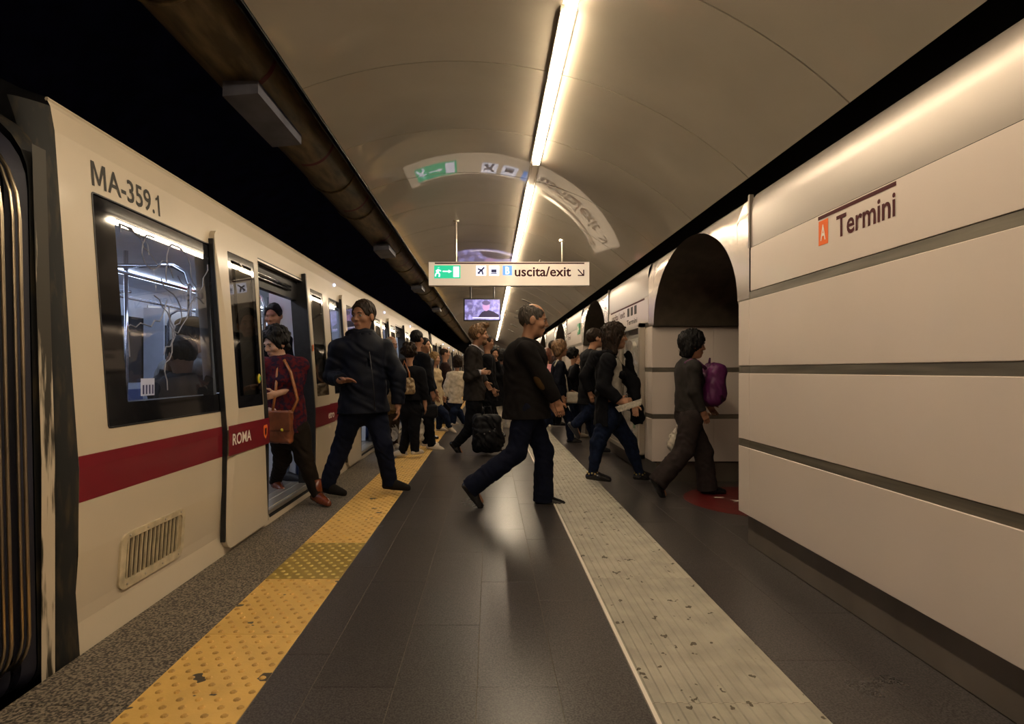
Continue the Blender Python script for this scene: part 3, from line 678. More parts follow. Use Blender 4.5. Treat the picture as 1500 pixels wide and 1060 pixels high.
        for y in (a + .06, a + .2, a + .35, b - .05):
            for z in (.165, .39): MB().ball((fx(z) + .011, y, z), .006, 6).build('screw', M['alu'], g)
    grille(2.615); grille(15.5)
    # saloon
    MB().box(-4.40, -1.74, y0 + .05, y1 - .05, .04, .098).build('saloon_floor', M['car_floor'], car)
    MB().box(-4.40, -1.90, y0 + .05, y1 - .05, 2.16, 2.19).build('saloon_ceiling', M['train_in'], car)
    mb = MB().prism([(-1.88, y0 + .05, 1.93), (-1.86, y0 + .05, 2.12), (-2.15, y0 + .05, 2.16), (-2.25, y0 + .05, 2.14)], (0, CL - .1, 0)); mb.build('ceiling_cove', M['train_in'], car)
    for x in (-2.42, -3.72): MB().box(x - .06, x + .06, y0 + .3, y1 - .3, 2.135, 2.158).build('saloon_lamp', M['car_lamp'], car)
    fw = MB().box(-4.42, -4.36, y0 + .05, y1 - .05, .09, 2.17).build('far_lining', M['train_in'], car)
    for i, (a, b, c, d) in enumerate(WINS): MB().box(-4.365, -4.352, a, a + 1.2, 1.0, 1.8).build('window', M['frit'], fw)
    for a, b in OPEN:
        MB().box(-4.362, -4.350, a - .02, b + .02, .1, 1.98).build('door', M['alu'], fw)
        for q in (0, 1): MB().box(-4.352, -4.342, a + .1 + .58 * q, a + .46 + .58 * q, .95, 1.75).build('window', M['frit'], fw)
    # benches, screens, rails
    gaps = [(y0 + .15, OPEN[0][0] - .12)] + [(OPEN[i][1] + .12, OPEN[i + 1][0] - .12) for i in range(3)] + [(OPEN[3][1] + .12, y1 - .15)]
    for a, b in gaps:
        for s, xw in ((1, -1.86), (-1, -4.34)):
            P = [(0, .12), (.34, .12), (.42, .50), (.40, .54), (.08, .51), (.03, .92), (0, .92)]
            MB().prism([(xw - s * p[0], a + .1, p[1]) for p in P], (0, b - a - .2, 0)).build('bench', M['seat'], car)
            for yy in (a, b):
                if (yy == a and a < y0 + .2) or (yy == b and b > y1 - .2): continue
                MB().box(*sorted((xw, xw - s * .25)), yy - .015, yy + .015, .10, 1.93).build('draught_screen', M['train_in'], car)
                MB().tube([(xw - s * .30, yy, .10), (xw - s * .30, yy, 1.75), (xw - s * .33, yy, 1.85), (xw - s * .42, yy, 1.90), (xw - s * .9, yy, 1.90)], .016, 8).build('grab_rail', M['rail'], car, True)
    for x in (-2.62, -3.5): MB().tube([(x, y, 1.85) for y in (y0 + .3, y1 - .3)], .015, 8).build('grab_rail', M['rail'], car, True)
    for a, b in OPEN: MB().tube([(-3.05, (a + b) / 2, .1), (-3.05, (a + b) / 2, 2.15)], .017, 8).build('grab_pole', M['rail'], car, True)
    MB().box(-2.30, -2.26, 4.9, 5.3, 1.98, 2.02).build('door_lamp', M['red_led'], car)
    # number above the first window
    u = np.array([fx(2.08) - fx(1.96), 0, .12]); u /= np.linalg.norm(u)
    flat('number_lettering', [(0, 0), (.017, 0), (.017, .080), (.043, .012), (.055, .012), (.081, .080), (.081, 0), (.098, 0), (.098, .112), (.076, .112), (.049, .040), (.022, .112), (0, .112)], (fx(1.962), 2.553, 1.964), (0, 1, 0), tuple(u), M['numtext'], car, .0015); text('number_lettering', 'A-359.', .372, .112, (fx(1.962), 2.660, 1.964), (0, 1, 0), tuple(u), M['numtext'], car, .0015, .014); flat('number_lettering', [(.022, 0), (.038, 0), (.038, .112), (.026, .112), (.018, .098), (.002, .088), (.002, .076), (.022, .086)], (fx(1.962), 3.043, 1.964), (0, 1, 0), tuple(u), M['numtext'], car, .0015)
    # calendar like sticker on the window and scratched scrawl
    fl = flat('window_sticker', rect(.115, .085), (fx(1.03) - .003, 2.80, 1.025), (0, 1, 0), (0, 0, 1), M['sign_white_dim'], car, .002)
    for k in range(4): flat('sticker_figure', rect(.012, .045), (fx(1.03) - .003, 2.815 + .026 * k, 1.033), (0, 1, 0), (0, 0, 1), M['navy'], fl, .003)
    rn = random.Random(5); mb = MB()
    for k in range(9):
        p = [2.85 + .6 * rn.random(), 1.45 + .3 * rn.random()]; P = []; an = rn.random() * 6
        for q in range(14):
            P.append((fx(p[1]) - .0035, min(3.58, max(2.74, p[0])), min(1.84, max(1.03, p[1])))); an += rn.uniform(-.9, .9); p[0] += .045 * math.cos(an); p[1] += .05 * math.sin(an)
        mb.tube(P, .0035, 4)
    mb.build('scratched_scrawl', M['scratch'], car)
    return car
M['tunnel_roof'] = mat('car_roof', (.05, .05, .06), .7, var=.2)
M['leafglass'] = glass('leaf_glass', (.30, .32, .36), .03)
M['sign_white_dim'] = mat('sticker_paper', (.45, .50, .72), .5)
M['scratch'] = mat('etched_glass', (.20, .21, .27), .4)
car = build_car(); tag(car, 'nearest white metro car with maroon stripe, numbered MA-359.1, doors open', 'train car', 'cars of the metro train')
PITCH = 15.1
for k in (1, 2, -1):
    c2 = copy_tree(car, skip=('number_lettering', 'window_sticker', 'sticker_figure', 'scratched_scrawl')); c2.location.y += PITCH * k
    tag(c2, {1: 'second white metro car, beyond the dark coupling gap', 2: 'farthest white metro car near the end of the platform', -1: 'white metro car behind the viewer, mostly out of the picture'}[k], 'train car')
# gangway at the near end of the first car: end frame, dirty strip, bellows and hoops
def loop_path(y, xo, z0=.03, z1=2.13, x_far=-4.3, r=.30, n=7, rb=.10):
    P = []
    for k in range(n + 1):
        a = math.pi / 2 * k / n; P.append((xo - rb + rb * math.sin(math.pi / 2 - a) if False else xo - rb * (1 - math.cos(a)), y, z0 + rb * (1 - math.sin(a))))
    P = P[::-1]                                    # bottom corner up
    top = []
    for k in range(n + 1):
        a = math.pi / 2 * k / n; top.append((xo - .035 - r + r * math.cos(a), y, z1 - r + r * math.sin(a)))
    return [(x_far, y, z0)] + P + top + [(x_far, y, z1)]
for q in range(3):
    base_y = SB + PITCH * (q)
    if q > 1: break
    ye = base_y
    g = empty('gangway', (-3.0, ye - .39, 0)); tag(g, ['black concertina gangway with polished hoops at the near end of the train', 'dark gangway coupling between the first and second car'][q], 'gangway')
    def skin(name, ya, yb, xa, xb, m, z1a=2.14, z1b=2.14, z0=-.05):
        A = loop_path(ya, xa, z0, z1a); B = loop_path(yb, xb, z0, z1b); n = len(A)
        return obj(name, A + B, [(k, n + k, n + k + 1, k + 1) for k in range(n - 1)], m, g, True)
    # curved end of the car body
    V = []; zz = [-.3, 0, .25, .5, .75, 1.3, 1.9, 2.05, 2.15, 2.22]
    for t in range(6):
        a = t / 5 * math.pi / 2
        for z in zz: V.append((fx(z) - .035 * (1 - math.cos(a)) - (.06 * max(0, z - 1.9) * 3) * math.sin(a), ye - .10 * math.sin(a), z))
    nz = len(zz); obj('end_frame', V, [(t * nz + k, (t + 1) * nz + k, (t + 1) * nz + k + 1, t * nz + k + 1) for t in range(5) for k in range(nz - 1)], M['soot'], g, True)
    skin('end_panel', ye - .175, ye - .10, -1.695, -1.690, M['soot'], 2.15, 2.17)
    obj('dirty_panel', [(-1.684 - .03 * max(0, z - .8), y, z) for y in (ye - .172, ye - .104) for z in (-.1, .2, .45, .8, 2.0)], [(k, k + 1, 6 + k, 5 + k) for k in range(4)], M['grime'], g)
    skin('rubber_fold', ye - .215, ye - .175, -1.725, -1.700, M['rubber_blue'], 2.1, 2.12)
    yy = ye - .185; k = 0
    while yy > ye - .64:
        skin('bellows_fold', yy - .0325, yy, -1.76, -1.725, M['rubber_blue'], 2.08, 2.11); skin('bellows_fold', yy - .065, yy - .0325, -1.725, -1.76, M['rubber_blue'], 2.11, 2.08)
        P = loop_path(yy - .065, -1.668, .03, 2.115, r=.42, rb=.16)[1:]
        MB().tube(P, .0065, 8).build('hoop', M['hoop'], g, True)
        MB().tube([(x - .012, y - .016, z) for x, y, z in P], .006, 8).build('hoop', M['hoop'], g, True)
        yy -= .078; k += 1
    skin('rubber_fold', yy - .03, yy, -1.73, -1.73, M['rubber'], 2.1, 2.1)
# ------------------------------------------------------------------ people: smooth distance fields turned into meshes
def nrm(v): v = np.array(v, float); return v / (np.linalg.norm(v) + 1e-9)
class Field:
    def __init__(s, lo, hi, h):
        lo, hi = np.minimum(lo, hi), np.maximum(lo, hi); s.h = h; s.lo = np.array(lo, float); n = np.ceil((np.array(hi) - s.lo) / h).astype(int) + 2
        s.ax = [(s.lo[i] + h * np.arange(n[i])).astype(np.float32) for i in range(3)]; s.v = np.full(n, 9.0, np.float32)
    def sub(s, lo, hi, pad):
        sl = []
        for i in range(3):
            a = int(max(0, math.floor((lo[i] - pad - s.lo[i]) / s.h))); b = int(min(len(s.ax[i]), math.ceil((hi[i] + pad - s.lo[i]) / s.h) + 1))
            if b <= a: return None
            sl.append(slice(a, b))
        return tuple(sl), (s.ax[0][sl[0]][:, None, None], s.ax[1][sl[1]][None, :, None], s.ax[2][sl[2]][None, None, :])
    def put(s, lo, hi, fn, k, op='add'):
        r = s.sub(lo, hi, k + 3 * s.h)
        if r is None: return s
        sl, (X, Y, Z) = r; d = fn(X, Y, Z).astype(np.float32); a = s.v[sl]
        if op == 'cut': d = -d; a = -a; 
        if op == 'cut': # smooth max(a_orig, -d)
            b = d if False else None
        if k > 0:
            if op == 'add': hh = np.maximum(k - np.abs(a - d), 0) / k; r_ = np.minimum(a, d) - hh * hh * k / 4
            else:
                a0 = s.v[sl]; dd = d; hh = np.maximum(k - np.abs(a0 - dd), 0) / k; r_ = np.maximum(a0, dd) + hh * hh * k / 4
        else: r_ = np.minimum(a, d) if op == 'add' else np.maximum(s.v[sl], d)
        s.v[sl] = r_; return s
    def cap(s, a, b, ra, rb=None, k=.02, op='add'):
        rb = ra if rb is None else rb; a = np.array(a, float); b = np.array(b, float); ab = b - a; L2 = float(ab @ ab) + 1e-9; R = max(ra, rb)
        def fn(X, Y, Z):
            t = np.clip(((X - a[0]) * ab[0] + (Y - a[1]) * ab[1] + (Z - a[2]) * ab[2]) / L2, 0, 1)
            return np.sqrt((X - a[0] - t * ab[0]) ** 2 + (Y - a[1] - t * ab[1]) ** 2 + (Z - a[2] - t * ab[2]) ** 2) - (ra + (rb - ra) * t)
        return s.put(np.minimum(a, b) - R, np.maximum(a, b) + R, fn, k, op)
    def ecap(s, a, b, ra, rb, F, q, k=.03, op='add'):
        """capsule squashed by q along unit direction F"""
        a = np.array(a, float); b = np.array(b, float); F = nrm(F); R = max(ra, rb); e = 1 / q - 1
        def st(p): return p + F * (p @ F) * e
        a2, b2 = st(a), st(b); ab = b2 - a2; L2 = float(ab @ ab) + 1e-9
        def fn(X, Y, Z):
            dt = (X * F[0] + Y * F[1] + Z * F[2]) * e; X2 = X + F[0] * dt; Y2 = Y + F[1] * dt; Z2 = Z + F[2] * dt
            t = np.clip(((X2 - a2[0]) * ab[0] + (Y2 - a2[1]) * ab[1] + (Z2 - a2[2]) * ab[2]) / L2, 0, 1)
            return (np.sqrt((X2 - a2[0] - t * ab[0]) ** 2 + (Y2 - a2[1] - t * ab[1]) ** 2 + (Z2 - a2[2] - t * ab[2]) ** 2) - (ra + (rb - ra) * t)) * (.5 + .5 * q)
        return s.put(np.minimum(a, b) - R, np.maximum(a, b) + R, fn, k, op)
    def ell(s, c, A, r, k=.02, op='add'):
        """A: 3 orthonormal axes (rows), r: radii"""
        c = np.array(c, float); A = np.array(A, float); R = max(r)
        def fn(X, Y, Z):
            x, y, z = X - c[0], Y - c[1], Z - c[2]; q = [(x * A[i][0] + y * A[i][1] + z * A[i][2]) for i in range(3)]
            k0 = np.sqrt(sum((q[i] / r[i]) ** 2 for i in range(3))) + 1e-6; k1 = np.sqrt(sum((q[i] / r[i] ** 2) ** 2 for i in range(3))) + 1e-6
            return k0 * (k0 - 1) / k1
        return s.put(c - R, c + R, fn, k, op)
    def box(s, c, A, hlf, rd, k=.01, op='add'):
        c = np.array(c, float); R = math.sqrt(sum(x * x for x in hlf)) + rd
        def fn(X, Y, Z):
            x, y, z = X - c[0], Y - c[1], Z - c[2]; q = [np.abs(x * A[i][0] + y * A[i][1] + z * A[i][2]) - hlf[i] + rd for i in range(3)]
            return np.sqrt(sum(np.maximum(v, 0) ** 2 for v in q)) + np.minimum(np.maximum(np.maximum(q[0], q[1]), q[2]), 0) - rd
        return s.put(c - R, c + R, fn, k, op)
    def torus(s, c, n, R, r, k=.01):
        c = np.array(c, float); n = nrm(n)
        def fn(X, Y, Z):
            x, y, z = X - c[0], Y - c[1], Z - c[2]; h = x * n[0] + y * n[1] + z * n[2]; rr = np.sqrt(np.maximum(x * x + y * y + z * z - h * h, 0))
            return np.sqrt((rr - R) ** 2 + h * h) - r
        return s.put(c - R - r, c + R + r, fn, k)
    def keep(s, p, n, lo=None, hi=None):
        """keeps the half space on the side of n"""
        p = np.array(p, float); n = nrm(n)
        lo = s.lo if lo is None else lo; hi = [a[-1] for a in s.ax] if hi is None else hi
        r = s.sub(lo, hi, 0)
        if r is None: return s
        sl, (X, Y, Z) = r; s.v[sl] = np.maximum(s.v[sl], -((X - p[0]) * n[0] + (Y - p[1]) * n[1] + (Z - p[2]) * n[2])); return s
    def noise(s, amp, f, seed=0, zf=1.0):
        idx = np.nonzero(np.abs(s.v) < amp * 3 + s.h * 2); x, y, z = s.ax[0][idx[0]] * f, s.ax[1][idx[1]] * f, s.ax[2][idx[2]] * f * zf; o = seed * 1.7
        wv = np.sin(x * 1.3 + z * .8 + o) + np.sin(y * 1.7 - x + o * 2)
        n = np.sin(x + 2.1 * wv + o) * np.sin(y * 1.1 + z * .7 + wv + o) + .6 * np.sin(2.3 * z + 1.3 * wv + o) * np.cos(1.9 * x - y + o) + .35 * np.sin(4.1 * z + 3 * x + 2 * wv)
        s.v[idx] += amp * n; return s
    def mesh(s):
        v = s.v; v[0] = v[-1] = 1; v[:, 0] = v[:, -1] = 1; v[:, :, 0] = v[:, :, -1] = 1
        S_ = v < 0; c = np.zeros(tuple(n - 1 for n in v.shape), np.uint8)
        for i in (0, 1):
            for j in (0, 1):
                for k in (0, 1): c += S_[i:S_.shape[0] - 1 + i, j:S_.shape[1] - 1 + j, k:S_.shape[2] - 1 + k]
        act = (c > 0) & (c < 8); I, J, K = np.nonzero(act); n = len(I); acc = np.zeros((n, 3)); cnt = np.zeros(n)
        E = [((0, 0, 0), (1, 0, 0)), ((0, 1, 0), (1, 1, 0)), ((0, 0, 1), (1, 0, 1)), ((0, 1, 1), (1, 1, 1)), ((0, 0, 0), (0, 1, 0)), ((1, 0, 0), (1, 1, 0)), ((0, 0, 1), (0, 1, 1)), ((1, 0, 1), (1, 1, 1)),
             ((0, 0, 0), (0, 0, 1)), ((1, 0, 0), (1, 0, 1)), ((0, 1, 0), (0, 1, 1)), ((1, 1, 0), (1, 1, 1))]
        for a, b in E:
            va = v[I + a[0], J + a[1], K + a[2]]; vb = v[I + b[0], J + b[1], K + b[2]]; m = (va < 0) != (vb < 0); t = np.where(m, va / np.where(m, va - vb, 1), 0)
            for q in range(3): acc[:, q] += np.where(m, a[q] + t * (b[q] - a[q]), 0)
            cnt += m
        P = acc / cnt[:, None] + np.stack([I, J, K], 1); P = P * s.h + s.lo
        idm = np.full(act.shape, -1, np.int32); idm[I, J, K] = np.arange(n); Q = []
        for ax in range(3):
            o1, o2 = [(1, 2), (2, 0), (0, 1)][ax]; sl = [slice(1, d - 1) for d in v.shape]; a = S_[tuple(sl)]; sh = list(sl); sh[ax] = slice(2, v.shape[ax]); b = S_[tuple(sh)]
            for flip in (0, 1):
                X = np.nonzero((a & ~b) if not flip else (~a & b)); G = [X[0] + 1, X[1] + 1, X[2] + 1]
                def at(d1, d2): g = [G[0].copy(), G[1].copy(), G[2].copy()]; g[o1] -= d1; g[o2] -= d2; return idm[g[0], g[1], g[2]]
                q = np.stack([at(1, 1), at(0, 1), at(0, 0), at(1, 0)], 1); Q.append(q[:, ::-1] if flip else q)
        Q = np.concatenate(Q) if Q else np.zeros((0, 4), np.int32); Q = Q[(Q >= 0).all(1)]
        return P, Q
    def obj(s, name, m, parent=None, origin=None):
        P, Q = s.mesh(); return obj(name, P, Q, m, parent, True, origin)

def skin(name, c): return mat(name, c, .5, var=.06, vscale=20, spec=.35)
SK = [skin('skin_warm', (.36, .185, .11)), skin('skin_pale', (.44, .25, .17)), skin('skin_tan', (.30, .145, .085))]
def cloth(name, c, rough=.85, var=.18, vs_=18, bump=.25, bs=220, **k): c = tuple(v * (.62 if max(c) < .06 else 1) for v in c); return mat(name, c, rough, var=var, vscale=vs_, bump=bump, bscale=bs, spec=.12, **k)
K = dict(
    suit=cloth('charcoal_wool', (.015, .0125, .0125)), suit2=cloth('grey_wool', (.040, .034, .032)), navyj=cloth('navy_jacket', (.007, .009, .019), .6), black=cloth('black_cloth', (.008, .008, .011)),
    navyt=cloth('navy_trousers', (.009, .012, .030)), jean=cloth('blue_denim', (.011, .019, .050), var=.35), jean2=cloth('dark_denim', (.009, .014, .038), var=.3), ljean=cloth('faded_denim', (.10, .14, .24), var=.35),
    grey=cloth('grey_knit', (.042, .036, .034)), greyt=cloth('grey_brown_trousers', (.046, .034, .033)), top=cloth('pale_tshirt', (.46, .42, .36), var=.3, vs_=9), brownt=cloth('brown_trousers', (.050, .028, .014)),
    dkbrown=cloth('dark_brown_trousers', (.020, .014, .010)), beige=cloth('beige_coat', (.42, .32, .19)), cream=cloth('cream_jacket', (.52, .44, .33)), blueshirt=cloth('blue_shirt', (.16, .20, .40)), shirt=cloth('white_shirt', (.45, .44, .50)),
    pink=cloth('pink_top', (.55, .27, .30)), brown=cloth('brown_coat', (.045, .022, .018)), blouse=cloth('patterned_blouse', (.085, .009, .012), var=.1, vs_=32, col2=(.018, .009, .022), lo=.42, hi=.58),
    plaid=cloth('plum_shirt', (.13, .03, .05), var=.5, vs_=22), white=cloth('white_trousers', (.55, .50, .42)), patch=cloth('suede_patch', (.075, .042, .016)), khaki=cloth('tan_jacket', (.19, .115, .05)), lgrey=cloth('light_jacket', (.30, .29, .28)))
SH = dict(black=mat('black_leather', (.010, .009, .010), .25, spec=.6), brown=mat('brown_leather', (.13, .030, .010), .25, spec=.6, var=.3, vscale=14), suede=mat('dark_suede', (.010, .008, .007), .85, spec=.15), white=mat('white_sneaker', (.55, .47, .38), .5, var=.1), dk=mat('dark_sneaker', (.02, .02, .025), .5))
HR = dict(black=mat('black_hair', (.006, .005, .005), .6, var=.5, vscale=60, stretch=(1, 1, .25), bump=.4, bscale=150, spec=.2), brown=mat('brown_hair', (.018, .010, .006), .6, var=.5, vscale=60, stretch=(1, 1, .25), bump=.4, bscale=150, spec=.2), grey=mat('greying_hair', (.055, .044, .034), .65, var=.45, vscale=60, stretch=(1, 1, .3), bump=.6, bscale=150),
          blond=mat('blond_hair', (.22, .13, .05), .5, var=.4, vscale=60, stretch=(1, 1, .25), bump=.4, bscale=150, spec=.2), white=mat('white_hair', (.30, .27, .23), .6, var=.2, vscale=60), sandy=mat('sandy_hair', (.16, .085, .035), .5, var=.5, vscale=50, stretch=(1, 1, .3), bump=.6, bscale=150), auburn=mat('auburn_hair', (.10, .030, .014), .5, var=.4, vscale=60))
M['eye'] = mat('eye_white', (.26, .23, .20), .5, spec=.2); M['iris'] = mat('dark_iris', (.012, .008, .006), .15); M['lip'] = mat('lips', (.30, .075, .06), .45); M['redlip'] = mat('red_lips', (.22, .015, .02), .35); M['brow'] = mat('eyebrow_hair', (.02, .013, .010), .8)

def hand(f, w_, d, n, t, s, curl=.5):
    """w_: wrist, d: pointing direction, n: palm side normal, t: thumb side"""
    d = nrm(d); n = nrm(np.array(n) - d * (np.array(n) @ d)); t = np.array(t, float); t = t - d * (t @ d) - n * (t @ n); t = nrm(t)
    w_ = np.array(w_, float); f.cap(w_ - d * .03 * s, w_ + d * .02 * s, .026 * s, .028 * s, .02)
    f.box(w_ + d * .052 * s, (d, n, t), (.045 * s, .0145 * s, .038 * s), .012 * s, .012)
    for i, (o, ln) in enumerate(((.029, .070), (.010, .079), (-.009, .072), (-.027, .056))):
        p = w_ + (d * .090 + t * o) * s; a = curl * .55; dr = nrm(d + t * o * .9); rr = (.0092 - .0006 * i) * s
        for j, fr in enumerate((.46, .31, .23)):
            a2 = a * (1 + .75 * j); q = p + (dr * math.cos(a2) + n * math.sin(a2)) * ln * fr * s; f.cap(p, q, rr, rr * .92, .004); p = q; rr *= .93
    p = w_ + (d * .028 + t * .030 + n * .006) * s
    for j, (ln, dd) in enumerate(((.042, d * .62 + t * .70 + n * .30), (.030, d * .85 + t * .35 + n * .42))):
        q = p + nrm(dd) * ln * s; f.cap(p, q, (.0125 - .002 * j) * s, (.0108 - .0015 * j) * s, .008); p = q

def person(name_label, Y, s, head, neck, pel, yaw, larm, rarm, lleg, rleg, hyaw=None, hpitch=0, hs=1.0, skin_=0, hair='short', hairm='brown', top='suit', toph=None, topk='jacket', under=None, bot='navyt', shoe='black',
           h=.0075, lh=None, rh=None, cuffs=.058, wide=.0, sleeve='long', group=None, deep=.74, sdrop=.055, face=True, lipm='lip', build=1.0, collar=None, fem=False, lift=0.0, open_=False):
    def J(p):
        Yd = Y + (p[2] if len(p) > 2 else 0); return np.array([(p[0] - CX) * Yd / F_PX, Yd, CAM_H + (CY - p[1]) * Yd / F_PX])
    hyaw = yaw if hyaw is None else hyaw
    ya = math.radians(yaw); Fw = np.array([math.cos(ya), math.sin(ya), 0]); Rt = np.array([math.sin(ya), -math.cos(ya), 0]); UP = np.array([0, 0, 1.])
    nk, pv, hc = J(neck), J(pel), J(head); u = nrm(nk - pv); Ft = nrm(Fw - u * (Fw @ u)); b_ = build
    a = math.radians(hyaw); pt = math.radians(hpitch); HF = np.array([math.cos(a) * math.cos(pt), math.sin(a) * math.cos(pt), -math.sin(pt)]); HR_ = np.array([math.sin(a), -math.cos(a), 0]); HU = np.cross(HR_, HF)
    sw = (.165 if fem else .185) * s * b_
    def limb(L_, sgn, kind):
        if kind == 'arm': a0 = nk - u * sdrop * s + Rt * sgn * sw
        else: a0 = pv + Rt * sgn * .085 * s - UP * .02 * s
        return [a0] + [J(p) for p in L_[:2]]
    AR = [limb(rarm, 1, 'arm'), limb(larm, -1, 'arm')]; LG = [limb(rleg, 1, 'leg'), limb(lleg, -1, 'leg')]
    feet = []
    for L_, G in ((rleg, LG[0]), (lleg, LG[1])):
        fy, fp = math.radians(L_[2][0]), math.radians(L_[2][1]); d = np.array([math.cos(fy) * math.cos(fp), math.sin(fy) * math.cos(fp), -math.sin(fp)]); feet.append((G[2], d))
    allp = np.array([nk, pv, hc + HU * .17 * s, hc - HU * .15 * s] + [p for A in AR + LG for p in A] + [p + d * .2 for p, d in feet]); lo = allp.min(0) - .22 * s; hi = allp.max(0) + .22 * s; lo[2] = max(lo[2], -.02 + lift)
    base = np.array([pv[0], pv[1], lift])
    # body: one continuous surface
    f = Field(lo, hi, h)
    q = s * hs
    def HP(fw, rt, up): return hc + (HF * fw + HR_ * rt + HU * up) * q
    HA = (HF, HR_, HU)
    f.ell(HP(-.012, 0, .035), HA, (.098 * q, .077 * q, .092 * q), .02); f.ell(HP(.022, 0, -.030), HA, (.070 * q, .060 * q, .085 * q), .035); f.ell(HP(.062, 0, -.088), HA, (.026 * q, .028 * q, .022 * q), .03)
    if face:
        f.cap(HP(.083, -.030, .028), HP(.083, .030, .028), .012 * q, k=.018)
        for r_ in (-1, 1):
            f.ell(HP(.062, .043 * r_, -.020), HA, (.026 * q, .022 * q, .022 * q), .02); f.ell(HP(.102, .031 * r_, .010), HA, (.018 * q, .017 * q, .012 * q), .010, 'cut')
            f.ell(HP(-.004, .079 * r_, -.002), HA, (.022 * q, .010 * q, .033 * q), .004)
        f.cap(HP(.090, 0, .018), HP(.110, 0, -.020), .0078 * q, .0105 * q, .012); f.cap(HP(.097, -.012, -.025), HP(.097, .012, -.025), .0075 * q, k=.010)
        f.cap(HP(.086, -.018, -.058), HP(.086, .018, -.058), .010 * q, k=.012); f.cap(HP(.096, -.022, -.0565), HP(.096, .022, -.0565), .0028 * q, k=.004, op='cut')
    f.cap(nk - u * .03 * s, hc - HU * .055 * q - HF * .015 * q, .056 * s * (.85 if fem else 1), .050 * s * (.85 if fem else 1), .035)
    f.ecap(nk - u * .14 * s, pv + u * .16 * s, .145 * s * b_, .125 * s * b_, Ft, .66, .05); f.ecap(pv + u * .14 * s, pv, .125 * s * b_, .140 * s * b_, Ft, .72, .05)
    for A in AR:
        f.cap(nk - u * .05 * s, A[0], .048 * s, .052 * s, .03); f.cap(A[0], A[1], .046 * s, .036 * s, .02); f.cap(A[1], A[2], .036 * s, .025 * s, .015)
    for G, (an, d) in zip(LG, feet):
        f.cap(G[0], G[1], .070 * s, .048 * s, .03); f.cap(G[1], G[2], .050 * s, .034 * s, .02); f.cap(G[2], G[2] + d * .12 * s - UP * .03 * s, .03 * s, .02 * s, .01)
    for k, (A, hd) in enumerate(zip(AR, (rh, lh))):
        sgn = 1 if k == 0 else -1; dr = nrm(A[2] - A[1]); hd = hd or {}
        hand(f, A[2], hd.get('d', dr), hd.get('n', -Rt * sgn * .9 - Fw * .1), hd.get('t', Fw + UP * .2), s * hd.get('s', .88), hd.get('curl', .55))
    body = f.obj('person', SK[skin_], origin=base); tag(body, name_label, 'person', group)
    # shoes
    for an, d in feet:
        sd = nrm(np.cross(d, (UP if abs(d[2]) < .95 else Fw))); up = np.cross(sd, d); sole = an - up * .072 * s
        g = Field(np.minimum(an, an + d * .22 * s) - .14 * s, np.maximum(an, an + d * .22 * s) + .14 * s, h * .9)
        g.cap(sole - d * .035 * s + up * .028 * s, sole + d * .06 * s + up * .032 * s, .036 * s, .036 * s, .02); g.cap(sole + d * .06 * s + up * .026 * s, sole + d * .165 * s + up * .020 * s, .046 * s, .033 * s, .03)
        g.cap(an - up * .015 * s + d * .02 * s, sole + d * .13 * s + up * .034 * s, .042 * s, .028 * s, .02); g.cap(an + up * .03 * s - d * .005, an - up * .03 * s, .040 * s, .042 * s, .02); g.keep(sole, up)
        so = g.obj('shoe', SH[shoe], body)
    # trousers
    f = Field(lo, hi, h)
    f.ecap(pv + u * .13 * s, pv - UP * .02 * s, .142 * s * b_, .158 * s * b_, Ft, .74, .03)
    for G, (an, d) in zip(LG, feet):
        f.cap(G[0], G[1], .102 * s * b_ + wide * .3, .080 * s + wide * .6, .035); e = G[2] + nrm(G[2] - G[1]) * .02 * s; f.cap(G[1], e, .080 * s + wide * .6, cuffs * s + wide, .025)
    f.noise(.0042 * s, 17, seed=int(Y * 10), zf=1.3)
    for G, (an, d) in zip(LG, feet):
        e = G[2] + nrm(G[2] - G[1]) * .035 * s; n_ = nrm(G[1] - G[2]); f.keep(e, n_, e - .13, e + .13)
    f.keep(pv + u * .12 * s, -u); f.obj('trousers', K[bot], body)
    # upper garment
    f = Field(lo, hi, h); hem = (pv - u * .03 * s) if toph is None else J((pel[0], toph, pel[2] if len(pel) > 2 else 0))
    th = {'jacket': .030, 'coat': .036, 'shirt': .014, 'puffer': .038}[topk] * s; fl = {'jacket': .012, 'coat': .03, 'shirt': 0, 'puffer': .02}[topk]
    f.ecap(nk - u * .13 * s, pv + u * .17 * s, .160 * s * b_ + th * .6, .138 * s * b_ + th, Ft, deep, .04); f.ecap(pv + u * .17 * s, hem - u * .06, .138 * s * b_ + th, .160 * s * b_ + th + fl, Ft, deep + .03, .05)
    if open_: f.keep(nk - Ft * .015 * s, -Ft)
    if fem: f.ell(nk - u * .19 * s + Ft * .085 * s, (Ft, Rt, u), (.055 * s + th, .115 * s, .065 * s), .04)
    else: f.ell(pv + u * .18 * s + Ft * .04 * s, (Ft, Rt, u), (.10 * s * b_ + th, .12 * s * b_, .13 * s), .05)
    f.cap(nk - u * .035 * s + Ft * .01 * s, nk - u * .10 * s, .075 * s, .09 * s, .05)
    for A in AR:
        e = A[1] if sleeve == 'short' else A[2] - nrm(A[2] - A[1]) * .012 * s
        f.cap(nk - u * (sdrop - .01) * s, A[0], .050 * s + th * .5, .058 * s + th * .45, .06); f.cap(A[0], A[1], .058 * s + th * .5, .047 * s + th * .8, .035)
        if sleeve != 'short': f.cap(A[1], e, .047 * s + th * .8, .036 * s + th * .5, .02)
    f.noise({'puffer': .0055, 'shirt': .0035}.get(topk, .0045) * s, {'puffer': 13}.get(topk, 12), seed=int(Y * 7) + 3, zf=1.5)
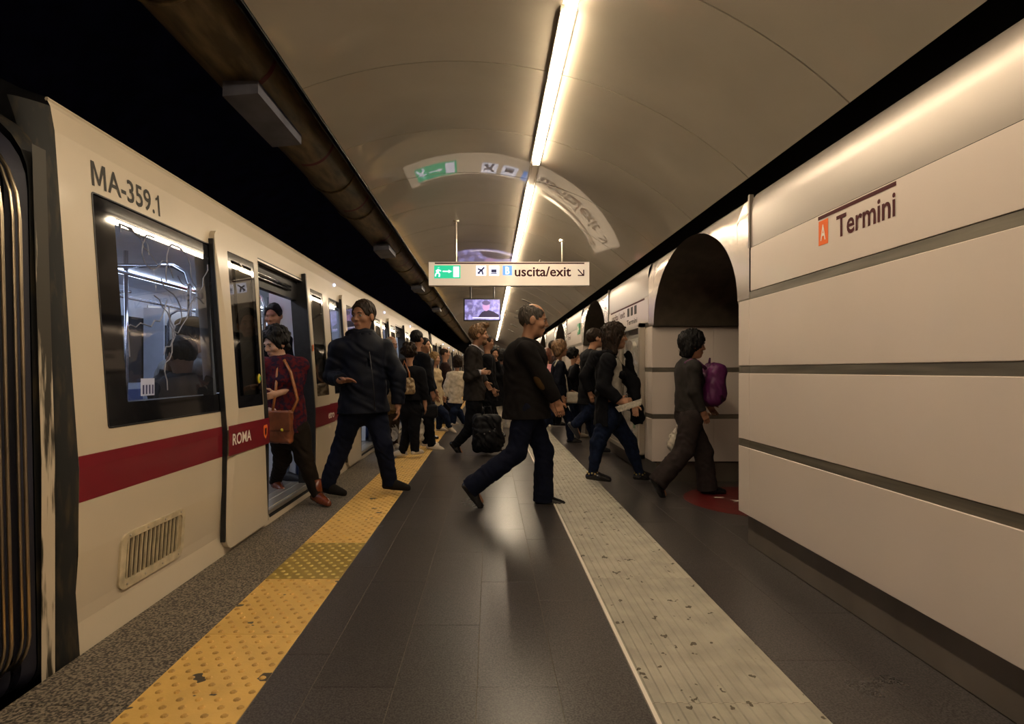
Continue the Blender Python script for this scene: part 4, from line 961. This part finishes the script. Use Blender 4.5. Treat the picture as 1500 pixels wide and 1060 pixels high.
    for A in AR:
        e = A[1] - nrm(A[1] - A[0]) * .01 if sleeve == 'short' else A[2] - nrm(A[2] - A[1]) * .012 * s; dr = nrm((A[1] - A[0]) if sleeve == 'short' else (A[2] - A[1])); f.keep(e, -dr, e - .05 * s, e + .05 * s) if sleeve != 'short' else None
    f.keep(hem, u, np.minimum(hem, hem - u * .2) - .3 * s, np.maximum(hem, hem) + .3 * s + np.array([0, 0, -.28 * s]))
    nb = nk - u * .02 * s; f.cap(nb + Ft * .01 * s, hc - HU * .05 * q, .062 * s, .066 * s, .006, 'cut')
    if under:   # V opening at the chest showing what is worn below
        vb = nk - u * .25 * s + Ft * .15 * s * b_
        for r_ in (-1, 1): f.cap(nk + Ft * .09 * s + Rt * r_ * .028 * s, vb, .030 * s, .010 * s, .008, 'cut')
    if False:
        for z_ in (0, .12, .24, .36, .5): f.cap(nk - u * (.04 + z_) * s + Ft * .16 * s, nk - u * (.16 + z_) * s + Ft * .19 * s, (.055 + .05 * z_) * s, (.065 + .05 * z_) * s, .01, 'cut')
    tp = f.obj('coat' if topk in ('coat', 'puffer') else ('shirt' if topk == 'shirt' else 'jacket'), K[top], body)
    if under:
        f = Field(lo, hi, h); f.ecap(nk - u * .12 * s, pv + u * .05 * s, .150 * s * b_, .135 * s * b_, Ft, .88 if open_ else .70, .04); f.cap(nk - u * .02 * s, nk - u * .08 * s, .064 * s, .08 * s, .03)
        if fem: f.ell(nk - u * .19 * s + Ft * .07 * s, (Ft, Rt, u), (.06 * s, .11 * s, .065 * s), .04)
        f.torus(nk + u * .030 * s + Ft * .012, u + Ft * .30, .060 * s, .013 * s, .01); f.cap(nk, hc - HU * .05 * q, .052 * s, .054 * s, .004, 'cut'); f.obj('shirt', K[under], body)
    if collar:
        f = Field(nk - .2 * s, nk + .2 * s, h * .9)
        if collar == 'hood': f.torus(nk - Ft * .035 * s + u * .028 * s, u - Ft * .1, .092 * s, .042 * s, .02); f.ell(nk - Ft * .12 * s - u * .04 * s, (Ft, Rt, u), (.05 * s, .10 * s, .085 * s), .03); f.noise(.004, 25, 2)
        else: f.torus(nk - Ft * .004 * s + u * .006 * s, u + Ft * .35, .066 * s, .013 * s, .01); f.ell(nk + Ft * .11 * s - u * .075 * s, (Ft, Rt, u), (.012 * s, .05 * s, .055 * s), .02)
        f.obj(collar if collar == 'hood' else 'collar', K[top], tp)
    # hair
    if hair != 'none':
        g = Field(hc - .34 * q, hc + .30 * q, h * .9); t_ = {'bald': .004, 'short': .009, 'bob': .026, 'long': .026, 'curly': .022, 'quiff': .016}[hair] * q
        g.ell(HP(-.016, 0, .038), HA, (.100 * q + t_, .078 * q + t_, .094 * q + t_), .02)
        if hair == 'long':
            for r_ in (-1, 0, 1): g.cap(HP(-.05, .045 * r_, -.02), HP(-.075, .06 * r_, -.20), .062 * q, .045 * q, .04)
            g.cap(HP(.01, .075, 0), HP(-.005, .09, -.15), .028 * q, .024 * q, .03); g.cap(HP(.01, -.075, 0), HP(-.005, -.09, -.15), .028 * q, .024 * q, .03)
        if hair == 'bob':
            for r_ in (-1, 0, 1): g.cap(HP(-.045, .05 * r_, 0), HP(-.05, .06 * r_, -.075), .055 * q, .045 * q, .03)
        if hair == 'curly':
            rn = random.Random(int(Y * 100))
            for k in range(26):
                v = nrm([rn.uniform(-1, .25), rn.uniform(-1, 1), rn.uniform(-.3, 1)]); g.ell(HP(-.016 + v[0] * .115, v[1] * .095, .035 + v[2] * .115), HA, (.03 * q, .03 * q, .03 * q), .015)
        if hair == 'quiff': g.ell(HP(.06, 0, .13), HA, (.06 * q, .055 * q, .035 * q), .03)
        g.noise(.004 * q if hair in ('short', 'bald') else .007 * q, 60, 4, .5)
        g.ell(HP(.118, 0, -.045), HA, (.100 * q, .088 * q, .135 * q), .010, 'cut')
        if hair in ('short', 'bald', 'quiff'):
            g.keep(HP(-.02, 0, -.065), HU + .45 * -HF if False else HU - HF * .35); 
            for r_ in (-1, 1): g.ell(HP(.008, .088 * r_, -.022), HA, (.034 * q, .024 * q, .046 * q), .006, 'cut')
            g.cap(HP(.055, -.09, -.03), HP(.055, .09, -.03), .04 * q, k=.006, op='cut')
        if hair == 'bald': g.ell(HP(.035, 0, .145), HA, (.115 * q, .062 * q, .085 * q), .01, 'cut')
        g.obj('hair', HR[hairm], body)
    if face and h < .0085:
        for r_ in (-1, 1):
            c_ = HP(.0785, .031 * r_, .009); e = MB().ball(c_, .0112 * q, 12).build('eye', M['eye'], body, True); MB().ball(c_ + HF * .0062 * q, .0066 * q, 10).build('iris', M['iris'], e, True)
            MB().tube([HP(.096, .014 * r_, .028), HP(.097, .030 * r_, .034), HP(.084, .048 * r_, .028)], [.0035 * q, .0045 * q, .0025 * q], 6).build('eyebrow', M['brow'] if hairm != 'grey' else HR['grey'], body, True)
        MB().tube([HP(.088, -.019, -.0570), HP(.0955, -.008, -.0555), HP(.0955, .008, -.0555), HP(.088, .019, -.0570)], [.0018 * q, .0032 * q, .0032 * q, .0018 * q], 6).build('lips', M[lipm], body, True)
        MB().tube([HP(.087, -.014, -.0600), HP(.0945, 0, -.0620), HP(.087, .014, -.0600)], [.0018 * q, .0038 * q, .0018 * q], 6).build('lips', M[lipm], body, True)
    return dict(body=body, top=tp, nk=nk, pv=pv, hc=hc, u=u, F=Ft, R=Rt, AR=AR, LG=LG, HP=HP, HA=HA, J=J, q=q, s=s)
# ------------------------------------------------------------------ the people and what they carry
UPv = np.array([0, 0, 1.]); PX = np.array([1., 0, 0]); PY = np.array([0, 1., 0])
def straps(name, pts, r, m, par): return MB().tube(pts, r, 6).build(name, m, par, True)
LE = dict(tan=mat('tan_leather', (.30, .10, .025), .35, spec=.5, var=.2, vscale=14), pat=mat('patterned_bag', (.45, .34, .20), .5, col2=(.15, .09, .04), vscale=26, lo=.45, hi=.55), black=mat('black_nylon', (.006, .006, .008), .65, var=.3, vscale=30, spec=.2),
          purple=mat('purple_nylon', (.095, .010, .075), .55, var=.2, vscale=20, bump=.2, bscale=120), plastic=mat('plastic_bag', (.45, .40, .33), .3, var=.15, vscale=12, bump=.6, bscale=35), paper=mat('newsprint', (.55, .50, .42), .7, var=.25, vscale=40), olive=mat('brown_leather_bag', (.18, .055, .020), .4, var=.25, vscale=12))
# walking man in the middle
p = person('balding man in dark charcoal suit jacket striding right across the middle of the platform', 4.94, 1.0, (781, 470), (769, 505), (771, 590), 0,
    larm=[(790, 560, .22), (808, 590, .20)], rarm=[(797, 557, -.20), (816, 588, -.20)], lleg=[(797, 662, .08), (796, 728, .08), (0, 3)], rleg=[(757, 662, -.09), (692, 712, -.09), (0, 52)],
    hyaw=-4, hpitch=8, hs=1.13, hair='bald', hairm='grey', top='suit', toph=612, topk='jacket', under='blueshirt', bot='navyt', shoe='black', h=.0056, cuffs=.082, wide=.004, build=1.12, deep=.95, rh=dict(curl=.75, d=(.35, 0, -1)))
P4 = p; J = p['J']
straps('shirt_collar', [J((768, 498, -.075)), J((777, 500, -.085)), J((787, 506, -.07)), J((794, 514, -.03)), J((796, 515, .03))], [.008, .013, .014, .012, .008], K['blueshirt'], p['body'])
f = Field(p['AR'][0][1] - .12, p['AR'][0][1] + .12, .006); f.ell(p['AR'][0][1] - p['F'] * .03 + PY * -.035, (PY, nrm(p['AR'][0][2] - p['AR'][0][0]), np.cross(PY, nrm(p['AR'][0][2] - p['AR'][0][0]))), (.036, .085, .05), .01); f.obj('elbow_patch', K['patch'], p['top'])
# man in navy jacket stepping off the train
p = person('dark haired man in bulky navy hooded jacket stepping off the train, looking left', 5.35, 1.04, (532, 464), (530, 494), (533, 590), -62,
    larm=[(583, 552, .02), (583, 594, -.02)], rarm=[(487, 552, -.05), (500, 557, -.26)], lleg=[(561, 650, -.02), (571, 704, .05), (-12, 2)], rleg=[(500, 655, 0), (479, 709, -.06), (-15, 6)],
    hyaw=-112, hpitch=4, hs=1.12, skin_=2, hair='short', hairm='brown', top='navyj', toph=604, topk='puffer', under='suit2', bot='navyt', shoe='suede', h=.0056, cuffs=.066, build=1.13, collar='hood', deep=.86, sdrop=.095,
    rh=dict(d=(1, -.25, .06), n=(0, -.5, -1), t=(0.1, -1, .5), curl=.45), lh=dict(curl=.8))
J = p['J']; straps('zip', [J((541, 515, -.20)), J((545, 545, -.25)), J((548, 575, -.25)), J((549, 600, -.21))], .004, M['rubber'], p['top'])
# woman with the patterned blouse
p = person('woman in dark red patterned blouse stepping out of the nearest train door, looking down', 4.96, .93, (404, 504), (413, 526), (424, 628), -72,
    larm=[(434, 568, .0), (404, 577, -.16)], rarm=[(395, 575, .05), (398, 600, -.08)], lleg=[(446, 672, 0), (464, 722, 0), (-35, 8)], rleg=[(414, 672, .12), (404, 704, .30), (-50, 4)],
    hyaw=-120, hpitch=20, hs=1.06, skin_=1, hair='curly', hairm='black', top='blouse', toph=634, topk='shirt', bot='dkbrown', shoe='brown', h=.0056, cuffs=.052, sleeve='short', fem=True, lipm='redlip', lh=dict(curl=.8))
J = p['J']; MB().tube([J((462, 702)), J((465, 726))], [.046, .050], 12).build('boot_shaft', SH['brown'], p['body'], True)
o_ = J((411, 625, -.20)); bag = Field(o_ - .2, o_ + .2, .007); A = (nrm([1, -.2, 0]), nrm([.2, 1, 0]), UPv); bag.box(o_, A, (.105, .035, .135), .025, .01); bag.noise(.003, 30); b = bag.obj('shoulder_bag', LE['olive'])
g = Field(o_ - .2, o_ + .2, .007); g.box(o_ + UPv * .05 - A[1] * .03, A, (.108, .014, .085), .012); g.obj('flap', LE['olive'], b)
MB().ball(o_ + UPv * -.02 - A[1] * .05 + PX * .04, .014, 8).build('clasp', M['ylw'], b, True)
straps('strap', [J((424, 612, -.18)), J((436, 585, -.12)), J((426, 545, -.13)), J((416, 527, -.09))], .013, LE['tan'], b); straps('strap', [J((399, 605, -.2)), J((404, 570, -.16)), J((407, 535, -.10))], .012, LE['tan'], b)
tag(b, 'brown leather shoulder bag on the woman stepping out of the train', 'bag')
# man behind her inside the train
p = person('dark haired man in pale jeans inside the nearest train door, behind the woman', 5.55, .98, (402, 464), (400, 488), (408, 585), -70,
    larm=[(424, 540, 0), (420, 575, -.1)], rarm=[(384, 540, 0), (382, 580, 0)], lleg=[(417, 645), (416, 692), (-10, 3)], rleg=[(400, 645, .1), (398, 690, .1), (-60, 3)], hyaw=-95, hpitch=10, skin_=2, hair='short', hairm='black', top='black', topk='shirt', bot='ljean', shoe='dk', h=.0085, lift=.1)
# woman in the open black coat
p = person('long haired woman in open black coat and blue jeans walking right past the poster case', 5.89, .965, (901, 494), (891, 522), (893, 604), -12,
    larm=[(928, 562, .16), (930, 592, .10)], rarm=[(884, 566, -.20), (908, 588, -.26)], lleg=[(921, 645, .06), (937, 692, .06), (0, 3)], rleg=[(876, 648, -.08), (868, 692, -.08), (-10, 5)],
    hyaw=-8, hpitch=0, hs=1.08, skin_=0, hair='long', hairm='brown', top='black', toph=622, topk='puffer', under='top', bot='jean', shoe='black', h=.0056, cuffs=.044, fem=True, build=1.05, open_=True, collar='hood', rh=dict(d=(1, -.1, .15), n=(0, 1, -.4), t=(0, 0.2, 1), curl=.9))
J = p['J']
for a in (J((937, 694, .06)), J((868, 693, -.08))):
    an = MB()
    for k in range(10): an.ball(a + np.array([.052 * math.cos(k * .63), .052 * math.sin(k * .63), .01 * (k % 2)]), .010, 6)
    an.build('gold_studs', mat('gold_stud', (.55, .42, .15), .3, metal=1), p['body'], True)
f = Field(J((921, 520, .16)) + .2, J((934, 612, .20)) - .2, .008); f.ecap(J((921, 520, .16)), J((934, 612, .20)), .040, .075, PY, .45, .02); f.noise(.006, 22); f.obj('coat_front', K['black'], p['top'])
wv = J((918, 588, -.27)); n_ = obj('newspaper', [wv + np.array(v) for v in ((-.12, -.04, -.05), (.13, -.05, .03), (.13, -.045, -.03), (-.08, -.03, -.10), (-.12, -.03, -.05), (.13, -.04, .03), (.13, -.035, -.03), (-.08, -.02, -.10))], [(0, 1, 2, 3), (7, 6, 5, 4), (0, 4, 5, 1), (2, 6, 7, 3), (1, 5, 6, 2), (3, 7, 4, 0)], LE['paper'])
tag(n_, 'folded newspaper in the hand of the woman in the black coat', 'newspaper')
# woman with the purple backpack
p = person('short haired woman in grey sweater and wide grey trousers entering the near passage', 5.34, .90, (1015, 506), (1008, 530), (1009, 607), 0,
    larm=[(1024, 570, .22), (1038, 592, .2)], rarm=[(1017, 573, -.17), (1030, 603, -.16)], lleg=[(1030, 660, .06), (1036, 712, .06), (0, 2)], rleg=[(1002, 660, -.08), (965, 704, -.08), (0, 60)],
    hyaw=-3, hpitch=6, hs=1.10, skin_=2, hair='bob', hairm='black', top='grey', toph=602, topk='shirt', bot='greyt', shoe='black', h=.0056, cuffs=.075, wide=.022, fem=True, build=1.06, rh=dict(curl=.6))
J = p['J']; c_ = J((1043, 563)); f = Field(c_ - .35, c_ + .35, .008); f.box(c_, (nrm([1, 0, -.15]), PY, nrm([.15, 0, 1])), (.085, .15, .20), .075, .02); f.ell(c_ + np.array([.065, 0, -.06]), (PX, PY, UPv), (.06, .12, .12), .03); f.noise(.005, 20); b = f.obj('backpack', LE['purple'])
straps('strap', [J((1034, 540, -.10)), J((1022, 529, -.12)), J((1012, 527, -.115)), J((1003, 532, -.10))], .014, LE['purple'], b); straps('handle', [c_ + np.array([-.04, -.03, .20]), c_ + np.array([-.02, 0, .24]), c_ + np.array([-.01, .03, .20])], .008, LE['purple'], b)
straps('zip', [c_ + np.array([.03, -.145, -.15]), c_ + np.array([.05, -.13, .08]), c_ + np.array([.02, -.09, .185]), c_ + np.array([.02, .09, .185])], .004, M['rubber'], b); tag(b, 'purple backpack worn in front by the woman at the near passage', 'backpack')
c_ = J((990, 650, .22)); f = Field(c_ - .25, c_ + .25, .009); f.ell(c_, (PX, PY, UPv), (.075, .06, .12), .02); f.cap(c_ + UPv * .08, c_ + UPv * .2 + PX * .02, .03, .012, .04); f.noise(.010, 30); tag(f.obj('plastic_bag', LE['plastic']), 'small whitish plastic bag behind the woman with the purple backpack', 'bag')
# grey bearded moustached man beside the train
def std(label, Y, s, hx, hy, px, py, yaw, feet, hair='short', hairm='brown', arms=None, **kw):
    sc = F_PX / Y; nk = (hx + (px - hx) * .12, hy + .225 * s * sc); kw.setdefault('h', .012 if Y > 9 else .010); ca, sa = math.cos(math.radians(yaw)), math.sin(math.radians(yaw)); w_ = .20 * s
    arms = arms or {}; cxm = (nk[0] + px) / 2
    ra = arms.get('r') or [(cxm + sa * w_ * sc, nk[1] + .30 * s * sc, -ca * w_), (cxm + (sa * w_ + ca * .08) * sc, nk[1] + .53 * s * sc, -ca * w_)]
    la = arms.get('l') or [(cxm - sa * w_ * sc, nk[1] + .30 * s * sc, ca * w_), (cxm + (-sa * w_ + ca * .10) * sc, nk[1] + .53 * s * sc, ca * w_)]
    (lx, ly, lt), (rx, ry, rt) = feet
    return person(label, Y, s, (hx, hy), nk, (px, py), yaw, la, ra, [((px + lx) / 2 + ca * .05 * sc, (py + ly) / 2, .06), (lx, ly, .06), lt], [((px + rx) / 2 + ca * .05 * sc, (py + ry) / 2, -.06), (rx, ry, -.06), rt], hair=hair, hairm=hairm, **kw)
p = std('bald man with grey moustache in dark jacket standing beside the train, coat over his arm', 8.6, .98, 573, 505, 572, 585, -55, ((577, 650, (-40, 2)), (569, 649, (-60, 2))), 'bald', 'white', skin_=0, hpitch=8, hyaw=-40, top='black', topk='jacket', under='shirt', bot='brownt', shoe='white', h=.0084,
        arms=dict(l=[(588, 555, .0), (578, 572, -.25)]))
J = p['J']; c_ = J((577, 580, -.34)); f = Field(c_ - .35, c_ + .35, .010); f.ecap(c_ + np.array([-.06, 0, -.16]), c_ + np.array([.04, 0, .12]), .10, .085, PY, .5, .03); f.noise(.012, 22); tag(f.obj('folded_coat', K['khaki']), 'tan coat folded over the arm of the bald moustached man', 'coat')
f = Field(J((576, 630)) - .3, J((576, 630)) + .3, .011); c_ = J((577, 634, -.35)); f.ell(c_, (PX, PY, UPv), (.08, .08, .17), .02); f.noise(.012, 25); tag(f.obj('plastic_bag', LE['plastic']), 'pale carrier bag hanging beside the legs of the bald moustached man', 'bag')
# woman seen from behind with the patterned handbag
p = std('woman seen from behind in black top and black trousers, patterned handbag on her shoulder', 7.6, .90, 600, 517, 602, 598, 75, ((590, 660, (200, 2)), (608, 658, (60, 2))), 'curly', 'brown', top='black', topk='jacket', bot='black', shoe='white', h=.0084, cuffs=.062, fem=True, face=False, toph=586)
J = p['J']; c_ = J((590, 565, -.20)); A = (nrm([1, .2, .12]), nrm([-.2, 1, 0]), UPv); f = Field(c_ - .3, c_ + .3, .009); f.box(c_, A, (.15, .055, .105), .045, .02); f.noise(.004, 24); b = f.obj('handbag', LE['pat']); straps('strap', [c_ + np.array([-.08, 0, .08]), J((589, 543, -.2)), J((592, 528, -.12)), J((599, 545, -.2)), c_ + np.array([.09, 0, .09])], .012, LE['tan'], b)
tag(b, 'gold and brown patterned handbag on the shoulder of the woman in black', 'handbag')
# man with plum shirt behind her
p = std('short haired man in plum shirt and dark jacket standing behind the woman with the handbag', 8.5, 1.02, 611, 497, 616, 590, 40, ((624, 646, (20, 2)), (632, 650, (0, 10))), 'short', 'black', skin_=2, top='black', topk='jacket', under='plaid', collar='collar', bot='black', shoe='white', h=.0084, hyaw=60)
c_ = p['J']((614, 632, -.2)); f = Field(c_ - .35, c_ + .35, .011); f.ell(c_, (PX, PY, UPv), (.07, .07, .21), .02); f.noise(.014, 22); tag(f.obj('shopping_bag', LE['plastic']), 'long cream shopping bag behind the legs of the woman in black', 'bag')
c_ = p['J']((629, 602, -.1)); f = Field(c_ - .3, c_ + .3, .010); f.box(c_, (PX, PY, UPv), (.12, .06, .10), .04, .02); tag(f.obj('black_bag', LE['black']), 'soft black bag hanging beside the man in the plum shirt', 'bag')
std('person with pale face in dark clothes half hidden behind the man in the plum shirt', 9.6, .98, 622, 506, 624, 590, -20, ((626, 636, (0, 2)), (620, 636, (-20, 2))), 'short', 'black', top='navyj', bot='black')
std('blond woman in beige coat and jeans walking right near the yellow strip', 10.6, .90, 637, 526, 637, 588, -15, ((643, 626, (0, 2)), (658, 624, (0, 30))), 'bob', 'blond', top='beige', toph=594, topk='coat', bot='jean', shoe='white', fem=True, h=.010)
std('bald person in dark brown coat behind the blond woman', 12.2, .98, 652, 518, 653, 580, 10, ((656, 616, (0, 2)), (650, 616, (0, 2))), 'bald', 'brown', skin_=0, top='brown', topk='coat', bot='black', shoe='black')
std('person in cream jacket and jeans standing farther along the yellow strip', 11.5, .93, 670, 530, 666, 588, 100, ((680, 618, (0, 2)), (664, 618, (60, 2))), 'bob', 'brown', top='cream', build=.88, topk='jacket', bot='jean', shoe='white', fem=True, face=False)
# man in grey suit
p = person('bearded man in grey suit with swept up sandy hair striding right, left of centre', 8.2, 1.03, (702, 491), (693, 511), (694, 590), 0,
    larm=[(702, 545, .22), (712, 560, .2)], rarm=[(686, 552, -.22), (704, 545, -.22)], lleg=[(708, 628, .07), (716, 655, .07), (0, 2)], rleg=[(688, 628, -.08), (668, 650, -.08), (0, 50)],
    hs=1.12, hyaw=-2, hpitch=2, hair='quiff', hairm='sandy', top='suit2', toph=586, topk='jacket', under='shirt', bot='black', shoe='black', h=.0078, rh=dict(d=(1, 0, 0), n=(0, 1, -.3), t=(0, 0, 1)))
J = p['J']; straps('shirt_cuff', [J((701, 545, -.22)), J((705, 545, -.22))], .042, K['shirt'], p['body']); straps('shirt_collar', [J((690, 504, -.07)), J((698, 507, -.085)), J((706, 514, -.05)), J((709, 516, .02))], [.008, .013, .013, .008], K['shirt'], p['body']); f = Field(p['hc'] - .2, p['hc'] + .2, .008); f.ell(p['HP'](.055, 0, -.075), p['HA'], (.050, .055, .045), .01); f.noise(.003, 70); f.obj('beard', HR['sandy'], p['body'])
c_ = np.array([(713 - CX) * 7.85 / F_PX, 7.85, .30]); f = Field(c_ - .4, c_ + .4, .010); f.box(c_, (PX, PY, UPv), (.19, .13, .25), .07, .02); f.box(c_ + np.array([0, -.13, -.06]), (PX, PY, UPv), (.13, .05, .12), .03, .02); f.ell(c_ + np.array([.12, 0, -.1]), (PX, PY, UPv), (.12, .10, .14), .03); f.noise(.012, 18); f.keep((0, 0, .012), UPv)
b = f.obj('rucksack', LE['black']); straps('handle', [c_ + np.array([-.07, 0, .23]), c_ + np.array([-.03, 0, .36]), c_ + np.array([.05, 0, .36]), c_ + np.array([.08, 0, .23])], .010, LE['black'], b)
for k in range(4): MB().ball(c_ + np.array([-.1 + .07 * k, -.185 if 0 < k < 3 else -.135, -.02 + .03 * k]), .010, 6).build('buckle', M['alu'], b, True)
tag(b, 'bulky black rucksack held low beside the man in the grey suit', 'bag')
std('bearded man in dark clothes right behind the man in the grey suit', 9.4, .98, 714, 502, 716, 585, 0, ((722, 640, (0, 2)), (710, 640, (0, 20))), 'short', 'brown', top='black', bot='black', h=.009)
std('dark haired woman holding a phone to her face, between the two men at the centre', 10.2, .93, 723, 519, 728, 592, -60, ((724, 632, (-60, 2)), (732, 632, (-60, 2))), 'long', 'black', top='black', topk='coat', bot='white', shoe='black', fem=True, arms=dict(l=[(737, 560, 0), (727, 528, -.12)]))
std('person in dark coat with white trousers farther behind the striding man', 11.6, .93, 736, 521, 738, 590, 20, ((738, 622, (0, 2)), (744, 622, (0, 2))), 'bob', 'black', top='black', topk='coat', bot='white', shoe='white', fem=True)
std('person in black among the far crowd left of the striding man', 14.0, .98, 729, 515, 729, 565, -90, ((727, 608, (-90, 2)), (731, 608, (-90, 2))), 'short', 'brown', top='black', bot='black')
std('far person with pale hair in dark clothes near the end of the light line', 16.5, .98, 745, 519, 745, 562, -90, ((743, 598, (-90, 2)), (747, 598, (-90, 2))), 'bob', 'blond', top='navyj', bot='black')
# right of the striding man
p = person('woman with light brown hair in dark blazer, white strap on her shoulder, striding right', 9.2, .93, (821, 511), (818, 531), (820, 588), 5,
    larm=[(828, 558, .2), (836, 572, .2)], rarm=[(816, 560, -.18), (824, 580, -.18)], lleg=[(833, 612, .06), (836, 642, .06), (0, 3)], rleg=[(806, 606, -.07), (794, 626, -.07), (0, 60)],
    hs=1.1, hair='bob', hairm='sandy', top='navyj', toph=594, topk='jacket', bot='jean2', shoe='black', fem=True, h=.009)
straps('strap', [p['J'](q_) for q_ in ((812, 536, -.17), (817, 527, -.14), (823, 533, -.12), (829, 555, -.1), (832, 575, -.1))], .013, K['white'], p['top'])
c_ = p['J']((838, 582, -.1)); f = Field(c_ - .25, c_ + .25, .010); f.box(c_, (PX, PY, UPv), (.10, .05, .09), .04, .02); tag(f.obj('shoulder_bag', LE['plastic']), 'grey shoulder bag between the striding woman and the curly haired person', 'bag')
std('curly black haired person in dark clothes covering the mouth with a hand', 9.9, .90, 841, 521, 842, 590, -5, ((846, 634, (0, 2)), (836, 634, (0, 10))), 'curly', 'black', skin_=0, top='black', bot='jean', shoe='white', h=.009, arms=dict(r=[(838, 552, -.18), (846, 532, -.2)]))
std('person in pink top partly hidden behind the striding balding man', 11.2, .93, 801, 520, 800, 588, 80, ((800, 620, (80, 2)), (806, 620, (80, 2))), 'bob', 'auburn', top='pink', bot='jean', shoe='white', fem=True, face=False)
std('brown haired person just behind the woman with the white strap', 11.8, .96, 811, 508, 812, 580, 20, ((812, 618, (0, 2)), (818, 618, (0, 2))), 'short', 'brown', top='brown', bot='black')
p = person('man in black jacket and blue jeans walking right behind the woman in the black coat', 8.0, 1.0, (872, 496), (865, 516), (862, 590), 12,
    larm=[(866, 550, .2), (870, 575, .2)], rarm=[(856, 552, -.2), (864, 575, -.22)], lleg=[(868, 626, .06), (874, 654, .06), (0, 2)], rleg=[(860, 606, -.07), (841, 622, -.07), (0, 55)], hs=1.08, hyaw=10, hair='short', hairm='brown', top='black', toph=592, topk='jacket', bot='jean', shoe='dk', h=.0084)
for k, (x, Yk, c1) in enumerate(((771, 15.5, 'black'), (786, 18, 'brown'), (700, 19, 'navyj'), (760, 21, 'suit2'))):
    zy = CY - (.50) * F_PX / Yk
    std(['far person in black walking away down the platform', 'far person in brown beside the right wall', 'distant person in navy near the end of the train', 'distant person in grey at the platform end'][k], Yk, .97, x, CY - .47 * F_PX / Yk, x, CY + .25 * F_PX / Yk, 90, ((x - 60 / Yk, CY + 1.06 * F_PX / Yk, (90, 2)), (x + 60 / Yk, CY + 1.06 * F_PX / Yk, (90, 2))), 'short', 'brown', top=c1, bot='black', face=False)
# passengers behind the first window
p = person('seated passenger in a flat cap and pale jacket behind the first train window', 4.05, .98, (283, 492), (272, 530), (262, 610), 60,
    larm=[(240, 560, .1), (262, 600, .1)], rarm=[(300, 565, -.02), (300, 600, .12)], lleg=[(285, 612, .42), (290, 650, .42), (60, 3)], rleg=[(290, 615, .36), (298, 655, .36), (60, 3)], hair='short', hairm='grey', top='lgrey', topk='jacket', bot='black', h=.0085, lift=.1, hyaw=70)
f = Field(p['hc'] - .25, p['hc'] + .25, .008); f.ell(p['HP'](.0, 0, .085), p['HA'], (.125, .105, .05), .02); f.ell(p['HP'](.11, 0, .06), p['HA'], (.05, .07, .012), .02); f.obj('cap', K['khaki'], p['body'])
p = person('seated dark haired passenger holding a phone to the ear behind the first train window', 3.72, .95, (266, 522), (268, 556), (262, 622), 75,
    larm=[(236, 585, .05), (247, 540, .06)], rarm=[(293, 590, .0), (288, 618, .12)], lleg=[(262, 622, .45), (262, 690, .45), (80, 3)], rleg=[(285, 622, .40), (285, 690, .40), (80, 3)], hair='short', hairm='black', top='navyj', topk='jacket', bot='black', h=.0085, lift=.1, hyaw=150, hpitch=12)
